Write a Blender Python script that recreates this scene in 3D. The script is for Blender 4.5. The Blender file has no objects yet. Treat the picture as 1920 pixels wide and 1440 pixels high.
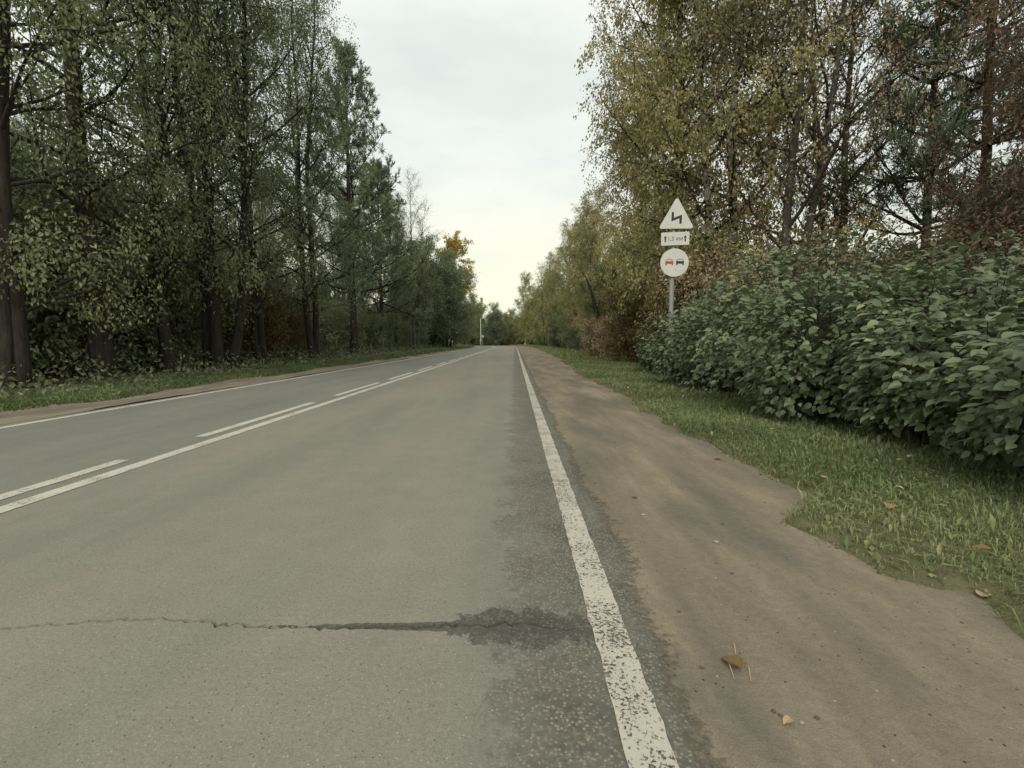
import bpy, math, random
import numpy as np
from mathutils import Matrix, Vector

random.seed(7)
R = math.radians
sc = bpy.context.scene

# ------------------------------------------------------------------ camera
CAM_H = 1.06
PITCH = math.atan(80 / 900)
YAW = math.atan(5 / 900)
cam_d = bpy.data.cameras.new('camera')
cam_d.sensor_width = 36
cam_d.lens = 36 * 900 / 1920
cam_d.clip_start = 0.05
cam_d.clip_end = 5000
cam = bpy.data.objects.new('camera', cam_d)
sc.collection.objects.link(cam)
cam.location = (0, 0, CAM_H)
cam.rotation_euler = (math.pi / 2 - PITCH, 0, YAW)
sc.camera = cam

# ------------------------------------------------------------------ world
SUN_EL, SUN_AZ = 46, 165          # azimuth from +Y towards -X
world = bpy.data.worlds.new('World')
sc.world = world
world.use_nodes = True
wn, wl = world.node_tree.nodes, world.node_tree.links
wn.clear()
wo = wn.new('ShaderNodeOutputWorld')
bg = wn.new('ShaderNodeBackground')
bg.inputs['Strength'].default_value = 0.1
sky = wn.new('ShaderNodeTexSky')
sky.sky_type = 'NISHITA'
sky.sun_disc = False
sky.sun_elevation = R(SUN_EL)
sky.sun_rotation = R(-SUN_AZ)
tc = wn.new('ShaderNodeTexCoord')
mp = wn.new('ShaderNodeMapping')
mp.inputs['Scale'].default_value = (1.0, 1.0, 3.2)
nz = wn.new('ShaderNodeTexNoise')
nz.inputs['Scale'].default_value = 2.3
nz.inputs['Detail'].default_value = 6
nz.inputs['Roughness'].default_value = 0.5
cr = wn.new('ShaderNodeValToRGB')
cr.color_ramp.elements[0].position = 0.32
cr.color_ramp.elements[0].color = (0.70, 0.77, 0.76, 1)
cr.color_ramp.elements[1].position = 0.66
cr.color_ramp.elements[1].color = (0.93, 0.955, 0.91, 1)
sx = wn.new('ShaderNodeSeparateXYZ')
rz = wn.new('ShaderNodeValToRGB')      # pale cream break in the cloud along the horizon
rz.color_ramp.elements[0].position = 0.10
rz.color_ramp.elements[0].color = (1.22, 1.15, 0.92, 1)
rz.color_ramp.elements[1].position = 0.34
rz.color_ramp.elements[1].color = (1, 1, 1, 1)
e = rz.color_ramp.elements.new(0.19)
e.color = (1.05, 1.02, 0.90, 1)
mul = wn.new('ShaderNodeMixRGB')
mul.blend_type = 'MULTIPLY'
mul.inputs[0].default_value = 1
sca = wn.new('ShaderNodeMixRGB')
sca.blend_type = 'MULTIPLY'
sca.inputs[0].default_value = 1
sca.inputs[2].default_value = (8.7, 8.65, 8.4, 1)
mx = wn.new('ShaderNodeMixRGB')
mx.inputs[0].default_value = 0.93
wl.new(tc.outputs['Generated'], mp.inputs['Vector'])
wl.new(mp.outputs[0], nz.inputs['Vector'])
wl.new(nz.outputs['Fac'], cr.inputs[0])
wl.new(tc.outputs['Generated'], sx.inputs[0])
wl.new(sx.outputs['Z'], rz.inputs[0])
wl.new(cr.outputs[0], mul.inputs[1])
wl.new(rz.outputs[0], mul.inputs[2])
wl.new(mul.outputs[0], sca.inputs[1])
wl.new(sky.outputs[0], mx.inputs[1])
wl.new(sca.outputs[0], mx.inputs[2])
wl.new(mx.outputs[0], bg.inputs['Color'])
wl.new(bg.outputs[0], wo.inputs[0])

sun_d = bpy.data.lights.new('sun', 'SUN')
sun_d.energy = 1.5
sun_d.angle = R(35)
sun_d.color = (1.0, 0.95, 0.86)
sun = bpy.data.objects.new('sun', sun_d)
sc.collection.objects.link(sun)
sv = Vector((-math.sin(R(SUN_AZ)) * math.cos(R(SUN_EL)), math.cos(R(SUN_AZ)) * math.cos(R(SUN_EL)), math.sin(R(SUN_EL))))
sun.rotation_euler = sv.to_track_quat('Z', 'Y').to_euler()

sc.view_settings.view_transform = 'Standard'
sc.view_settings.look = 'None'
sc.view_settings.gamma = 1
sc.view_settings.exposure = 0.35
sc.view_settings.use_curve_mapping = False
sc.render.engine = 'CYCLES'
cy = sc.cycles
cy.use_denoising = True
cy.max_bounces = 5
cy.diffuse_bounces = 3
cy.glossy_bounces = 2
cy.transmission_bounces = 3
cy.transparent_max_bounces = 8
sc.render.use_persistent_data = False

# ------------------------------------------------------------------ helpers
CO = sc.collection.objects
CAMROT = cam.rotation_euler.to_matrix()


def at(px, py, Y):
    """point of the place seen at photograph pixel (px, py), Y metres ahead"""
    d = CAMROT @ Vector(((px - 960) / 900, (720 - py) / 900, -1))
    s = Y / d.y
    return Vector((d.x * s, Y, CAM_H + d.z * s))


def on_ground(px, py):
    d = CAMROT @ Vector(((px - 960) / 900, (720 - py) / 900, -1))
    k = -CAM_H / d.z
    return d.x * k, d.y * k


def pix(X, Y):
    q = CAMROT.transposed() @ Vector((X, Y, -CAM_H))
    return 960 + 900 * q.x / -q.z, 720 - 900 * q.y / -q.z


def xat(px, Y):
    return at(px, 640, Y).x


def tag(o, label=None, cat=None, group=None, kind=None):
    if label: o['label'] = label
    if cat: o['category'] = cat
    if group: o['group'] = group
    if kind: o['kind'] = kind
    return o


def link(o, parent=None):
    CO.link(o)
    if parent is not None:
        o.parent = parent
    return o


def empty(name, loc=(0, 0, 0), rz_=0, s=1):
    o = bpy.data.objects.new(name, None)
    o.empty_display_size = 0.3
    o.location = loc
    o.rotation_euler = (0, 0, rz_)
    o.scale = (s, s, s)
    return link(o)


def np_mesh(name, V, F, mat=None, tint=None, smooth=False, uniform=None):
    """V (n,3); F (m,k) of equal face size or list of faces"""
    me = bpy.data.meshes.new(name)
    V = np.asarray(V, dtype=np.float32)
    if isinstance(F, np.ndarray):
        m, k = F.shape
        me.vertices.add(len(V))
        me.vertices.foreach_set('co', V.ravel())
        me.loops.add(m * k)
        me.loops.foreach_set('vertex_index', F.astype(np.int32).ravel())
        me.polygons.add(m)
        me.polygons.foreach_set('loop_start', np.arange(0, m * k, k, dtype=np.int32))
        me.update(calc_edges=True)
    else:
        me.from_pydata(V.tolist(), [], F)
    if tint is not None:
        a = me.attributes.new('tint', 'FLOAT', 'POINT')
        a.data.foreach_set('value', np.asarray(tint, dtype=np.float32))
    me.polygons.foreach_set('use_smooth', np.full(len(me.polygons), bool(smooth)))
    if mat:
        me.materials.append(mat)
    me.update()
    return me


def mobj(name, me, parent=None):
    return link(bpy.data.objects.new(name, me), parent)


class MB:
    """collects simple shapes into ONE mesh"""
    def __init__(s):
        s.V, s.F = [], []

    def add(s, vs, fs):
        b = len(s.V)
        s.V += [tuple(v) for v in vs]
        s.F += [tuple(i + b for i in f) for f in fs]

    def prism(s, poly, y0, y1):
        """outline in x,z extruded along y (y0 = front)"""
        n = len(poly)
        s.add([(x, y0, z) for x, z in poly] + [(x, y1, z) for x, z in poly],
              [tuple(range(n)), tuple(range(2 * n - 1, n - 1, -1))] +
              [(i, i + n, (i + 1) % n + n, (i + 1) % n) for i in range(n)])

    def box(s, x0, x1, y0, y1, z0, z1):
        s.prism([(x0, z0), (x1, z0), (x1, z1), (x0, z1)], y0, y1)

    def tube(s, pts, rad, k=10, cap=True):
        V, F = tube(np.array(pts, float), np.array(rad, float), k)
        s.add(V.tolist(), [tuple(f) for f in F.tolist()])
        if cap:
            n = len(pts)
            b = len(s.V) - n * k
            s.F.append(tuple(range(b + k - 1, b - 1, -1)))
            s.F.append(tuple(range(b + (n - 1) * k, b + n * k)))

    def build(s, name, mat, parent=None, smooth=False, bevel=0):
        me = bpy.data.meshes.new(name)
        me.from_pydata(s.V, [], s.F)
        me.materials.append(mat)
        if smooth:
            me.polygons.foreach_set('use_smooth', [True] * len(me.polygons))
        me.update()
        o = mobj(name, me, parent)
        if bevel:
            b = o.modifiers.new('bevel', 'BEVEL')
            b.width = bevel
            b.segments = 2
        return o


def tube(P, rad, k):
    n = len(P)
    T = np.gradient(P, axis=0)
    T /= np.linalg.norm(T, axis=1, keepdims=True) + 1e-9
    ref = np.where(np.abs(T[:, 2:3]) > 0.9, np.array([[1.0, 0, 0]]), np.array([[0, 0, 1.0]]))
    if np.abs(T[:, 2]).mean() > 0.6:
        ref = np.tile(np.array([[1.0, 0, 0]]), (n, 1))
    else:
        ref = np.tile(np.array([[0, 0, 1.0]]), (n, 1))
    A = np.cross(T, ref)
    A /= np.linalg.norm(A, axis=1, keepdims=True) + 1e-9
    B = np.cross(T, A)
    th = np.linspace(0, 2 * np.pi, k, endpoint=False)
    V = P[:, None, :] + rad[:, None, None] * (np.cos(th)[None, :, None] * A[:, None, :] + np.sin(th)[None, :, None] * B[:, None, :])
    i = np.arange(n - 1)[:, None] * k
    j = np.arange(k)[None, :]
    j2 = (j + 1) % k
    F = np.stack([i + j, i + j2, i + k + j2, i + k + j], axis=-1).reshape(-1, 4)
    return V.reshape(-1, 3), F


# ------------------------------------------------------------------ materials
def new_mat(name):
    m = bpy.data.materials.new(name)
    m.use_nodes = True
    nt = m.node_tree
    nt.nodes.clear()
    return m, nt


class NT:
    def __init__(s, name):
        s.m, s.nt = new_mat(name)
        s.out = s.n('ShaderNodeOutputMaterial')

    def n(s, t, **kw):
        nd = s.nt.nodes.new(t)
        for k, v in kw.items():
            setattr(nd, k, v)
        return nd

    def l(s, a, b):
        s.nt.links.new(a, b)

    def val(s, sock, v):
        if hasattr(v, 'links') or hasattr(v, 'is_linked'):
            s.l(v, sock)
        else:
            sock.default_value = v

    def math(s, op, a, b=0.0, c=None, clamp=False):
        nd = s.n('ShaderNodeMath', operation=op, use_clamp=clamp)
        s.val(nd.inputs[0], a)
        s.val(nd.inputs[1], b)
        if c is not None:
            s.val(nd.inputs[2], c)
        return nd.outputs[0]

    def ramp(s, f, stops, interp='LINEAR'):
        nd = s.n('ShaderNodeValToRGB')
        nd.color_ramp.interpolation = interp
        els = nd.color_ramp.elements
        while len(els) < len(stops):
            els.new(0.5)
        for e_, (p, c) in zip(els, stops):
            e_.position = p
            if not hasattr(c, '__len__'):
                c = (c, c, c)
            e_.color = tuple(c) + (1,)
        s.l(f, nd.inputs[0])
        return nd.outputs[0]

    def coord(s, kind='Object', scale=(1, 1, 1)):
        t = s.n('ShaderNodeTexCoord')
        mpn = s.n('ShaderNodeMapping')
        mpn.inputs['Scale'].default_value = scale
        s.l(t.outputs[kind], mpn.inputs[0])
        return mpn.outputs[0]

    def noise(s, vec, scale, detail=4, rough=0.55, out='Fac'):
        nd = s.n('ShaderNodeTexNoise')
        nd.inputs['Scale'].default_value = scale
        nd.inputs['Detail'].default_value = detail
        nd.inputs['Roughness'].default_value = rough
        s.l(vec, nd.inputs['Vector'])
        return nd.outputs[out]

    def voro(s, vec, scale, feature='F1', out='Distance'):
        nd = s.n('ShaderNodeTexVoronoi')
        nd.feature = feature
        nd.inputs['Scale'].default_value = scale
        s.l(vec, nd.inputs['Vector'])
        return nd.outputs[out]

    def mix(s, f, a, b, mode='MIX'):
        nd = s.n('ShaderNodeMixRGB', blend_type=mode)
        s.val(nd.inputs[0], f)
        for k, v in ((1, a), (2, b)):
            if isinstance(v, tuple):
                v = v + (1,) if len(v) == 3 else v
            s.val(nd.inputs[k], v)
        return nd.outputs[0]

    def bump(s, h, strength=0.5, dist=0.01):
        nd = s.n('ShaderNodeBump')
        nd.inputs['Strength'].default_value = strength
        nd.inputs['Distance'].default_value = dist
        s.l(h, nd.inputs['Height'])
        return nd.outputs[0]

    def bsdf(s, col, rough=0.8, spec=0.3, normal=None, metallic=0.0):
        p = s.n('ShaderNodeBsdfPrincipled')
        if isinstance(col, tuple):
            col = col + (1,) if len(col) == 3 else col
        s.val(p.inputs['Base Color'], col)
        s.val(p.inputs['Roughness'], rough)
        p.inputs['Specular IOR Level'].default_value = spec
        p.inputs['Metallic'].default_value = metallic
        if normal is not None:
            s.l(normal, p.inputs['Normal'])
        return p.outputs[0]

    def done(s, sh):
        s.l(sh, s.out.inputs[0])
        return s.m


def leaf_mat(name, stops, trans=0.3, rough=0.55, spec=0.25, vein=False):
    t = NT(name)
    a = t.n('ShaderNodeAttribute', attribute_name='tint')
    c = t.ramp(a.outputs['Fac'], stops)
    oi = t.n('ShaderNodeObjectInfo')
    v = t.math('MULTIPLY_ADD', oi.outputs['Random'], 0.3, 0.85)
    hsv = t.n('ShaderNodeHueSaturation')
    t.l(c, hsv.inputs['Color'])
    t.l(v, hsv.inputs['Value'])
    c = hsv.outputs[0]
    b = t.bsdf(c, rough, spec)
    tr = t.n('ShaderNodeBsdfTranslucent')
    t.l(c, tr.inputs[0])
    mxs = t.n('ShaderNodeMixShader')
    mxs.inputs[0].default_value = trans
    t.l(b, mxs.inputs[1])
    t.l(tr.outputs[0], mxs.inputs[2])
    return t.done(mxs.outputs[0])


def bark_mat(name, c0, c1, scale=6, birch=False):
    t = NT(name)
    v = t.coord('Object', (1, 1, 0.18))
    n1 = t.noise(v, scale * 2, 6, 0.65)
    col = t.ramp(n1, [(0.3, c0), (0.7, c1)])
    if birch:
        v2 = t.coord('Object', (1, 1, 2.2))
        n2 = t.noise(v2, 2.6, 5, 0.6)
        m = t.ramp(n2, [(0.50, 0), (0.57, 1)])
        col = t.mix(m, col, (0.025, 0.023, 0.02))
    return t.done(t.bsdf(col, 0.9, 0.15, t.bump(n1, 0.8, 0.03)))


M = {}
M['bark_dark'] = bark_mat('bark_dark', (0.020, 0.018, 0.014), (0.060, 0.053, 0.042))
M['bark_grey'] = bark_mat('bark_grey', (0.045, 0.042, 0.036), (0.13, 0.12, 0.10))
M['bark_pine'] = bark_mat('bark_pine', (0.025, 0.019, 0.015), (0.07, 0.052, 0.038))
M['bark_birch'] = bark_mat('bark_birch', (0.30, 0.285, 0.25), (0.50, 0.48, 0.43), birch=True)
M['twig'] = bark_mat('twig_bark', (0.05, 0.04, 0.032), (0.10, 0.08, 0.065))

M['leaf_dark'] = leaf_mat('leaf_dark_green', [(0, (0.115, 0.137, 0.077)), (0.5, (0.208, 0.239, 0.128)), (1, (0.362, 0.392, 0.206))])
M['leaf_mid'] = leaf_mat('leaf_mid_green', [(0, (0.129, 0.155, 0.077)), (0.6, (0.246, 0.272, 0.129)), (1, (0.416, 0.403, 0.183))])
M['leaf_willow'] = leaf_mat('leaf_willow_green', [(0, (0.097, 0.123, 0.071)), (0.6, (0.186, 0.224, 0.120)), (1, (0.301, 0.328, 0.164))])
M['leaf_birch'] = leaf_mat('leaf_birch_autumn', [(0, (0.208, 0.217, 0.103)), (0.5, (0.402, 0.366, 0.163)), (1, (0.634, 0.541, 0.220))], 0.45)
M['leaf_birch_green'] = leaf_mat('leaf_birch_green', [(0, (0.179, 0.197, 0.086)), (0.5, (0.330, 0.324, 0.131)), (1, (0.532, 0.455, 0.179))], 0.35)
M['leaf_gold'] = leaf_mat('leaf_gold', [(0, (0.30, 0.22, 0.05)), (0.6, (0.46, 0.36, 0.09)), (1, (0.55, 0.45, 0.14))], 0.45)
M['leaf_brown'] = leaf_mat('leaf_brown', [(0, (0.241, 0.188, 0.113)), (0.55, (0.437, 0.345, 0.208)), (1, (0.614, 0.526, 0.304))], 0.35)
M['leaf_orange'] = leaf_mat('leaf_rust', [(0, (0.145, 0.102, 0.043)), (0.6, (0.274, 0.185, 0.071)), (1, (0.386, 0.289, 0.119))], 0.35)
M['leaf_red'] = leaf_mat('leaf_red_brown', [(0, (0.122, 0.083, 0.061)), (0.6, (0.235, 0.152, 0.098)), (1, (0.281, 0.272, 0.140))], 0.3)
M['needle'] = leaf_mat('needle_green', [(0, (0.104, 0.132, 0.077)), (0.6, (0.181, 0.222, 0.127)), (1, (0.291, 0.337, 0.192))], 0.1)
M['leaf_shrub'] = leaf_mat('leaf_shrub', [(0, (0.095, 0.125, 0.066)), (0.45, (0.163, 0.199, 0.109)), (0.8, (0.223, 0.260, 0.140)), (1, (0.338, 0.368, 0.119))], 0.25, 0.45, 0.4)
M['grass'] = leaf_mat('grass_blade', [(0, (0.124, 0.161, 0.068)), (0.6, (0.226, 0.272, 0.120)), (0.93, (0.329, 0.358, 0.168)), (1, (0.455, 0.397, 0.234))], 0.3, 0.6, 0.2)
M['fallen'] = leaf_mat('fallen_leaf', [(0, (0.12, 0.075, 0.035)), (0.5, (0.30, 0.20, 0.08)), (1, (0.42, 0.33, 0.2))], 0.2, 0.7)


# ------------------------------------------------------------------ terrain functions
def crest(Y):
    """the road runs level and then falls away beyond a low crest"""
    d = np.clip(np.asarray(Y, float) - 115, 0, 70)
    return -(d ** 2) / 1800


def bend(Y):
    """the road swings left far ahead"""
    d = np.clip(np.asarray(Y, float) - 75, 0, None)
    return -(d ** 2) / 520


EDGE = np.array([(-6, 1.9), (1.1, 1.9), (1.68, 1.87), (1.98, 1.95), (2.08, 1.66), (2.8, 1.56), (3.05, 1.80), (3.25, 2.02), (4.4, 1.93),
                 (5.9, 2.1), (9, 2.08), (13, 2.05), (22, 2.4), (34, 2.84), (64, 3.2), (400, 3.4)])


def edge_r(Y):
    Y = np.asarray(Y, float)
    w = 0.06 * np.sin(Y * 2.9 + 1) + 0.05 * np.sin(Y * 6.7) + 0.1 * np.sin(Y * 0.7)
    return np.interp(Y, EDGE[:, 0], EDGE[:, 1]) + w * np.clip(Y / 6, 0.35, 1) + bend(Y)


def edge_l(Y):
    Y = np.asarray(Y, float)
    return -7.55 + 0.12 * np.sin(Y * 0.9) + 0.07 * np.sin(Y * 2.3) + 0.05 * np.sin(Y * 5.1 + 2) + bend(Y)


def hill(X, Y):
    return 0.05 * np.sin(X * 1.3 + 0.4 * Y) * np.sin(Y * 0.8) + 0.04 * np.sin(X * 0.5 - Y * 0.33)


def ground_z(X, Y):
    X = np.asarray(X, float)
    Y = np.asarray(Y, float)
    r = np.clip((X - edge_r(Y) + 0.13) / 0.22, 0, 1)
    l = np.clip((edge_l(Y) - X + 0.13) / 0.25, 0, 1)
    w = np.maximum(r, l)
    out = np.clip((np.maximum(X - edge_r(Y), edge_l(Y) - X) - 0.4) / 3, 0, 1)
    z = -0.06 + w * 0.085 + out * hill(X, Y)
    z = z + 0.12 * np.clip((edge_l(Y) - 2 - X) / 4, 0, 1)
    z = z + 0.012 * w * np.sin(X * 7.1 + Y * 3.3) * np.sin(Y * 5.7 - X * 2)
    return z + crest(Y)


def grid_mesh(name, xs, ys, zf, mat, xf=None, smooth=True, edge=False):
    X, Y = np.meshgrid(xs, ys)
    if xf is not None:
        X = xf(X, Y)
    Z = zf(X, Y)
    td = np.abs(X - X[:, :1]).ravel() if edge else None
    V = np.stack([X, Y, Z], -1).reshape(-1, 3)
    n, m = len(ys), len(xs)
    i = np.arange(n - 1)[:, None] * m
    j = np.arange(m - 1)[None, :]
    F = np.stack([i + j, i + j + 1, i + m + j + 1, i + m + j], -1).reshape(-1, 4)
    return np_mesh(name, V, F, mat, smooth=smooth, tint=td)


# ground sheet -------------------------------------------------------------
t = NT('woodland_soil')
v = t.coord('Object')
pos = t.n('ShaderNodeSeparateXYZ')
t.l(v, pos.inputs[0])
n1 = t.noise(v, 0.8, 6)
n2 = t.noise(v, 9, 5, 0.65)
n3 = t.noise(v, 60, 3, 0.6)
litter = t.ramp(n2, [(0.3, (0.030, 0.024, 0.016)), (0.5, (0.06, 0.047, 0.03)), (0.72, (0.11, 0.082, 0.05))])
turf = t.ramp(n2, [(0.3, (0.10, 0.09, 0.055)), (0.55, (0.14, 0.135, 0.07)), (0.75, (0.19, 0.155, 0.105))])
xr = t.math('ADD', pos.outputs['X'], t.math('MULTIPLY_ADD', n1, 1.6, -0.8))
wood_l = t.math('LESS_THAN', xr, -10.6)
wood_r = t.math('GREATER_THAN', xr, 4.4)
col = t.mix(t.math('MAXIMUM', wood_l, wood_r), turf, litter)
col = t.mix(0.5, col, t.ramp(n3, [(0.3, 0.45), (0.7, 1.0)]), 'MULTIPLY')
M['ground'] = t.done(t.bsdf(col, 0.95, 0.1, t.bump(n3, 0.6, 0.02)))
gx = np.concatenate([[-3000, -800, -250, -120, -70], np.arange(-45, -12, 1.5), np.arange(-12, -7, 0.2), [-6.6, -5, -2, 0.5],
                     np.arange(1.0, 4.4, 0.08), np.arange(4.4, 9, 0.4), np.arange(9, 45, 2.0), [70, 120, 250, 800, 3000]])
gy = np.concatenate([[-3000, -500, -60, -15, -6, -2, 0], np.arange(1, 8, 0.08), np.arange(8, 20, 0.4), np.arange(20, 60, 1.2),
                     np.arange(60, 190, 3), [200, 230, 300, 500, 1000, 3000]])
tag(mobj('ground', grid_mesh('ground', gx, gy, ground_z, M['ground'])), kind='structure')

# road ---------------------------------------------------------------------
t = NT('asphalt')
v = t.coord('Object')
pos = t.n('ShaderNodeSeparateXYZ')
t.l(v, pos.inputs[0])
X, Y = pos.outputs['X'], pos.outputs['Y']
vs = t.coord('Object', (1, 0.12, 1))
big = t.noise(v, 0.55, 4)
band = t.noise(vs, 1.3, 4)
mid = t.noise(v, 5, 5, 0.6)
fine = t.noise(v, 170, 3, 0.7)
cell = t.voro(v, 110, out='Color')
cellv = t.n('ShaderNodeSeparateXYZ')
t.l(cell, cellv.inputs[0])
stone = t.voro(v, 110)
base = t.ramp(band, [(0.34, (0.214, 0.207, 0.168)), (0.5, (0.248, 0.235, 0.188)), (0.66, (0.278, 0.248, 0.192))])
base = t.mix(0.45, base, t.ramp(big, [(0.3, (0.76, 0.79, 0.81)), (0.7, (1.0, 0.98, 0.93))]), 'MULTIPLY')
base = t.mix(0.5, base, t.ramp(mid, [(0.25, 0.82), (0.75, 1.08)]), 'MULTIPLY')
base = t.mix(0.8, base, t.mix(0.5, t.ramp(fine, [(0.3, 0.5), (0.55, 1.0), (0.74, 1.55)]), t.ramp(t.noise(v, 55, 4, 0.75), [(0.3, 0.6), (0.55, 1.0), (0.75, 1.4)])), 'MULTIPLY')
# a few pale stones worn bare in the surface
pale = t.math('GREATER_THAN', cellv.outputs['X'], 0.955)
base = t.mix(t.math('MULTIPLY', pale, t.math('LESS_THAN', stone, 0.30)), base, (0.335, 0.318, 0.265))
dk = t.math('GREATER_THAN', cellv.outputs['Y'], 0.95)
base = t.mix(t.math('MULTIPLY', dk, t.math('LESS_THAN', stone, 0.3)), base, (0.085, 0.082, 0.072))
# the far lane is an older, bluer surface
farlane = t.math('LESS_THAN', X, -3.3)
base = t.mix(t.math('MULTIPLY', farlane, 0.75), base, t.mix(1.0, base, (0.80, 0.86, 0.90), 'MULTIPLY'))
# ravelled dark strip along the right edge line
wob = t.noise(v, 3.2, 5, 0.7)
wob2 = t.noise(v, 22, 4, 0.7)
edge0 = t.math('ADD', t.math('MULTIPLY_ADD', wob, 0.55, -0.36), t.math('MULTIPLY_ADD', wob2, 0.34, -0.17))
softs = t.ramp(t.math('SUBTRACT', X, edge0), [(0.0, 0.0), (0.07, 0.72), (0.3, 1.0)])
softs = t.math('MULTIPLY', softs, t.ramp(t.noise(v, 2.2, 4, 0.6), [(0.3, 0.45), (0.6, 1.0)]))
softs = t.math('MULTIPLY', softs, t.ramp(t.noise(v, 45, 3, 0.7), [(0.3, 0.5), (0.52, 1.0)]))
stripcol = t.ramp(cellv.outputs['Z'], [(0.0, (0.088, 0.084, 0.068)), (0.5, (0.135, 0.128, 0.103)), (0.8, (0.20, 0.188, 0.150)), (1.0, (0.30, 0.28, 0.23))])
stripcol = t.mix(t.ramp(stone, [(0.3, 0.0), (0.55, 0.75)]), stripcol, (0.085, 0.081, 0.066))
stripcol = t.mix(0.6, stripcol, t.ramp(wob2, [(0.35, (0.75, 0.73, 0.7)), (0.65, (1.15, 1.1, 1.0))]), 'MULTIPLY')
base = t.mix(softs, base, stripcol)
# bitumen bled from the crack, a ragged blot and a thin tail to the left
dy = t.math('ABSOLUTE', t.math('SUBTRACT', Y, 1.703))
dx = t.math('SUBTRACT', X, 0.02)
edge_n = t.math('ADD', t.math('MULTIPLY_ADD', wob2, 0.16, -0.08), t.math('MULTIPLY_ADD', t.noise(v, 9, 4, 0.7), 0.22, -0.11))
blot = t.math('SUBTRACT', 0.135, t.math('SQRT', t.math('ADD', t.math('POWER', t.math('MULTIPLY', dx, 0.50), 2.0), t.math('POWER', t.math('MULTIPLY', dy, 1.15), 2.0))))
blot = t.math('ADD', blot, edge_n)
blot = t.math('MULTIPLY', t.math('GREATER_THAN', blot, 0.0), t.ramp(t.noise(v, 30, 3, 0.6), [(0.3, 0.55), (0.7, 0.95)]))
tailw = t.math('MULTIPLY', t.math('MULTIPLY_ADD', X, 0.045, 0.042), 1.0)
tail = t.math('GREATER_THAN', t.math('ADD', t.math('SUBTRACT', tailw, dy), t.math('MULTIPLY', edge_n, 0.18)), 0.0)
tail = t.math('MULTIPLY', t.math('MULTIPLY', tail, 0.85), t.math('LESS_THAN', X, 0.22))
base = t.mix(t.math('MAXIMUM', blot, tail), base, t.mix(0.35, (0.050, 0.049, 0.043), stripcol))
h = t.math('ADD', t.math('MULTIPLY', stone, -0.6), fine)
M['asphalt'] = t.done(t.bsdf(base, 0.86, 0.25, t.bump(h, 0.35, 0.006)))


def crack_y(x):
    pts = [(-2.6, 1.70), (-2.0, 1.735), (-1.7, 1.775), (-1.45, 1.82), (-1.2, 1.80), (-1.0, 1.775), (-0.85, 1.765), (-0.6, 1.772), (-0.35, 1.78),
           (-0.2, 1.80), (-0.05, 1.812), (0.08, 1.80), (0.16, 1.78), (0.3, 1.775)]
    a = np.array(pts)
    return np.interp(x, a[:, 0], a[:, 1]) - 0.088


rs = np.random.RandomState(5)
rx = np.concatenate([[-6.5, -5.6, -4.5, -3.6, -2.9], np.arange(-2.5, 0.26, 0.022), [0.34, 0.45, 0.55, 0.66]])
cj = rs.normal(0, 0.006, len(rx)) + np.cumsum(rs.normal(0, 0.002, len(rx)))
ctr = crack_y(rx) + cj * ((rx > -2.6) & (rx < 0.3))
cw = np.interp(rx, [-2.5, -2.2, -1.4, -0.8, -0.2, 0.05, 0.17, 0.25], [0, 0.006, 0.0075, 0.008, 0.010, 0.007, 0.004, 0]) * rs.uniform(0.4, 1.5, len(rx))
rows = []
ry = [-8, 0.4, 1.1, None, 2.4, 3, 4, 6, 8, 11, 15, 20, 27, 35, 45, 55, 65] + list(range(70, 190, 4))
for yv in ry:
    if yv is None:
        rows.append((ctr - cw - 0.0015, np.zeros(len(rx))))
        rows.append((ctr - cw * 0.4, np.full(len(rx), -0.022) * (cw > 0.0006)))
        rows.append((ctr + cw * 0.4, np.full(len(rx), -0.022) * (cw > 0.0006)))
        rows.append((ctr + cw + 0.0015, np.zeros(len(rx))))
    else:
        rows.append((np.full(len(rx), float(yv)), np.zeros(len(rx))))
V = []
redge = rs.normal(0, 0.012, 400)
for yy, zz in rows:
    V.append(np.stack([rx + bend(yy), yy, zz + crest(yy)], -1))
V = np.concatenate(V)
n, m = len(rows), len(rx)
i = np.arange(n - 1)[:, None] * m
j = np.arange(m - 1)[None, :]
F = np.stack([i + j, i + j + 1, i + m + j + 1, i + m + j], -1).reshape(-1, 4)
road = tag(mobj('road', np_mesh('road', V, F, M['asphalt'])), kind='structure')

# markings -----------------------------------------------------------------
def paint(name, c, wear, scale=70):
    t = NT(name)
    v = t.coord('Object')
    n1 = t.noise(v, scale, 4, 0.75)
    n2 = t.noise(v, 4.5, 4, 0.6)
    vo = t.voro(v, 95)
    f = t.math('ADD', t.math('ADD', n1, t.math('MULTIPLY_ADD', n2, 0.55, -0.27)), t.math('MULTIPLY_ADD', vo, -0.25, 0.1))
    holes = t.ramp(f, [(wear, 1.0), (wear + 0.07, 0.0)])
    col = t.mix(0.5, c, t.ramp(n2, [(0.3, (0.8, 0.78, 0.73)), (0.7, (1.05, 1.04, 1.0))]), 'MULTIPLY')
    col = t.mix(0.4, col, t.ramp(n1, [(0.3, 0.72), (0.7, 1.08)]), 'MULTIPLY')
    b = t.bsdf(col, 0.75, 0.3, t.bump(n1, 0.3, 0.003))
    tr = t.n('ShaderNodeBsdfTransparent')
    mxs = t.n('ShaderNodeMixShader')
    t.l(holes, mxs.inputs[0])
    t.l(b, mxs.inputs[1])
    t.l(tr.outputs[0], mxs.inputs[2])
    return t.done(mxs.outputs[0])


M['paint_worn'] = paint('worn_line_paint', (0.48, 0.45, 0.375), 0.34)
M['paint'] = paint('line_paint', (0.52, 0.50, 0.42), 0.30)


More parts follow.
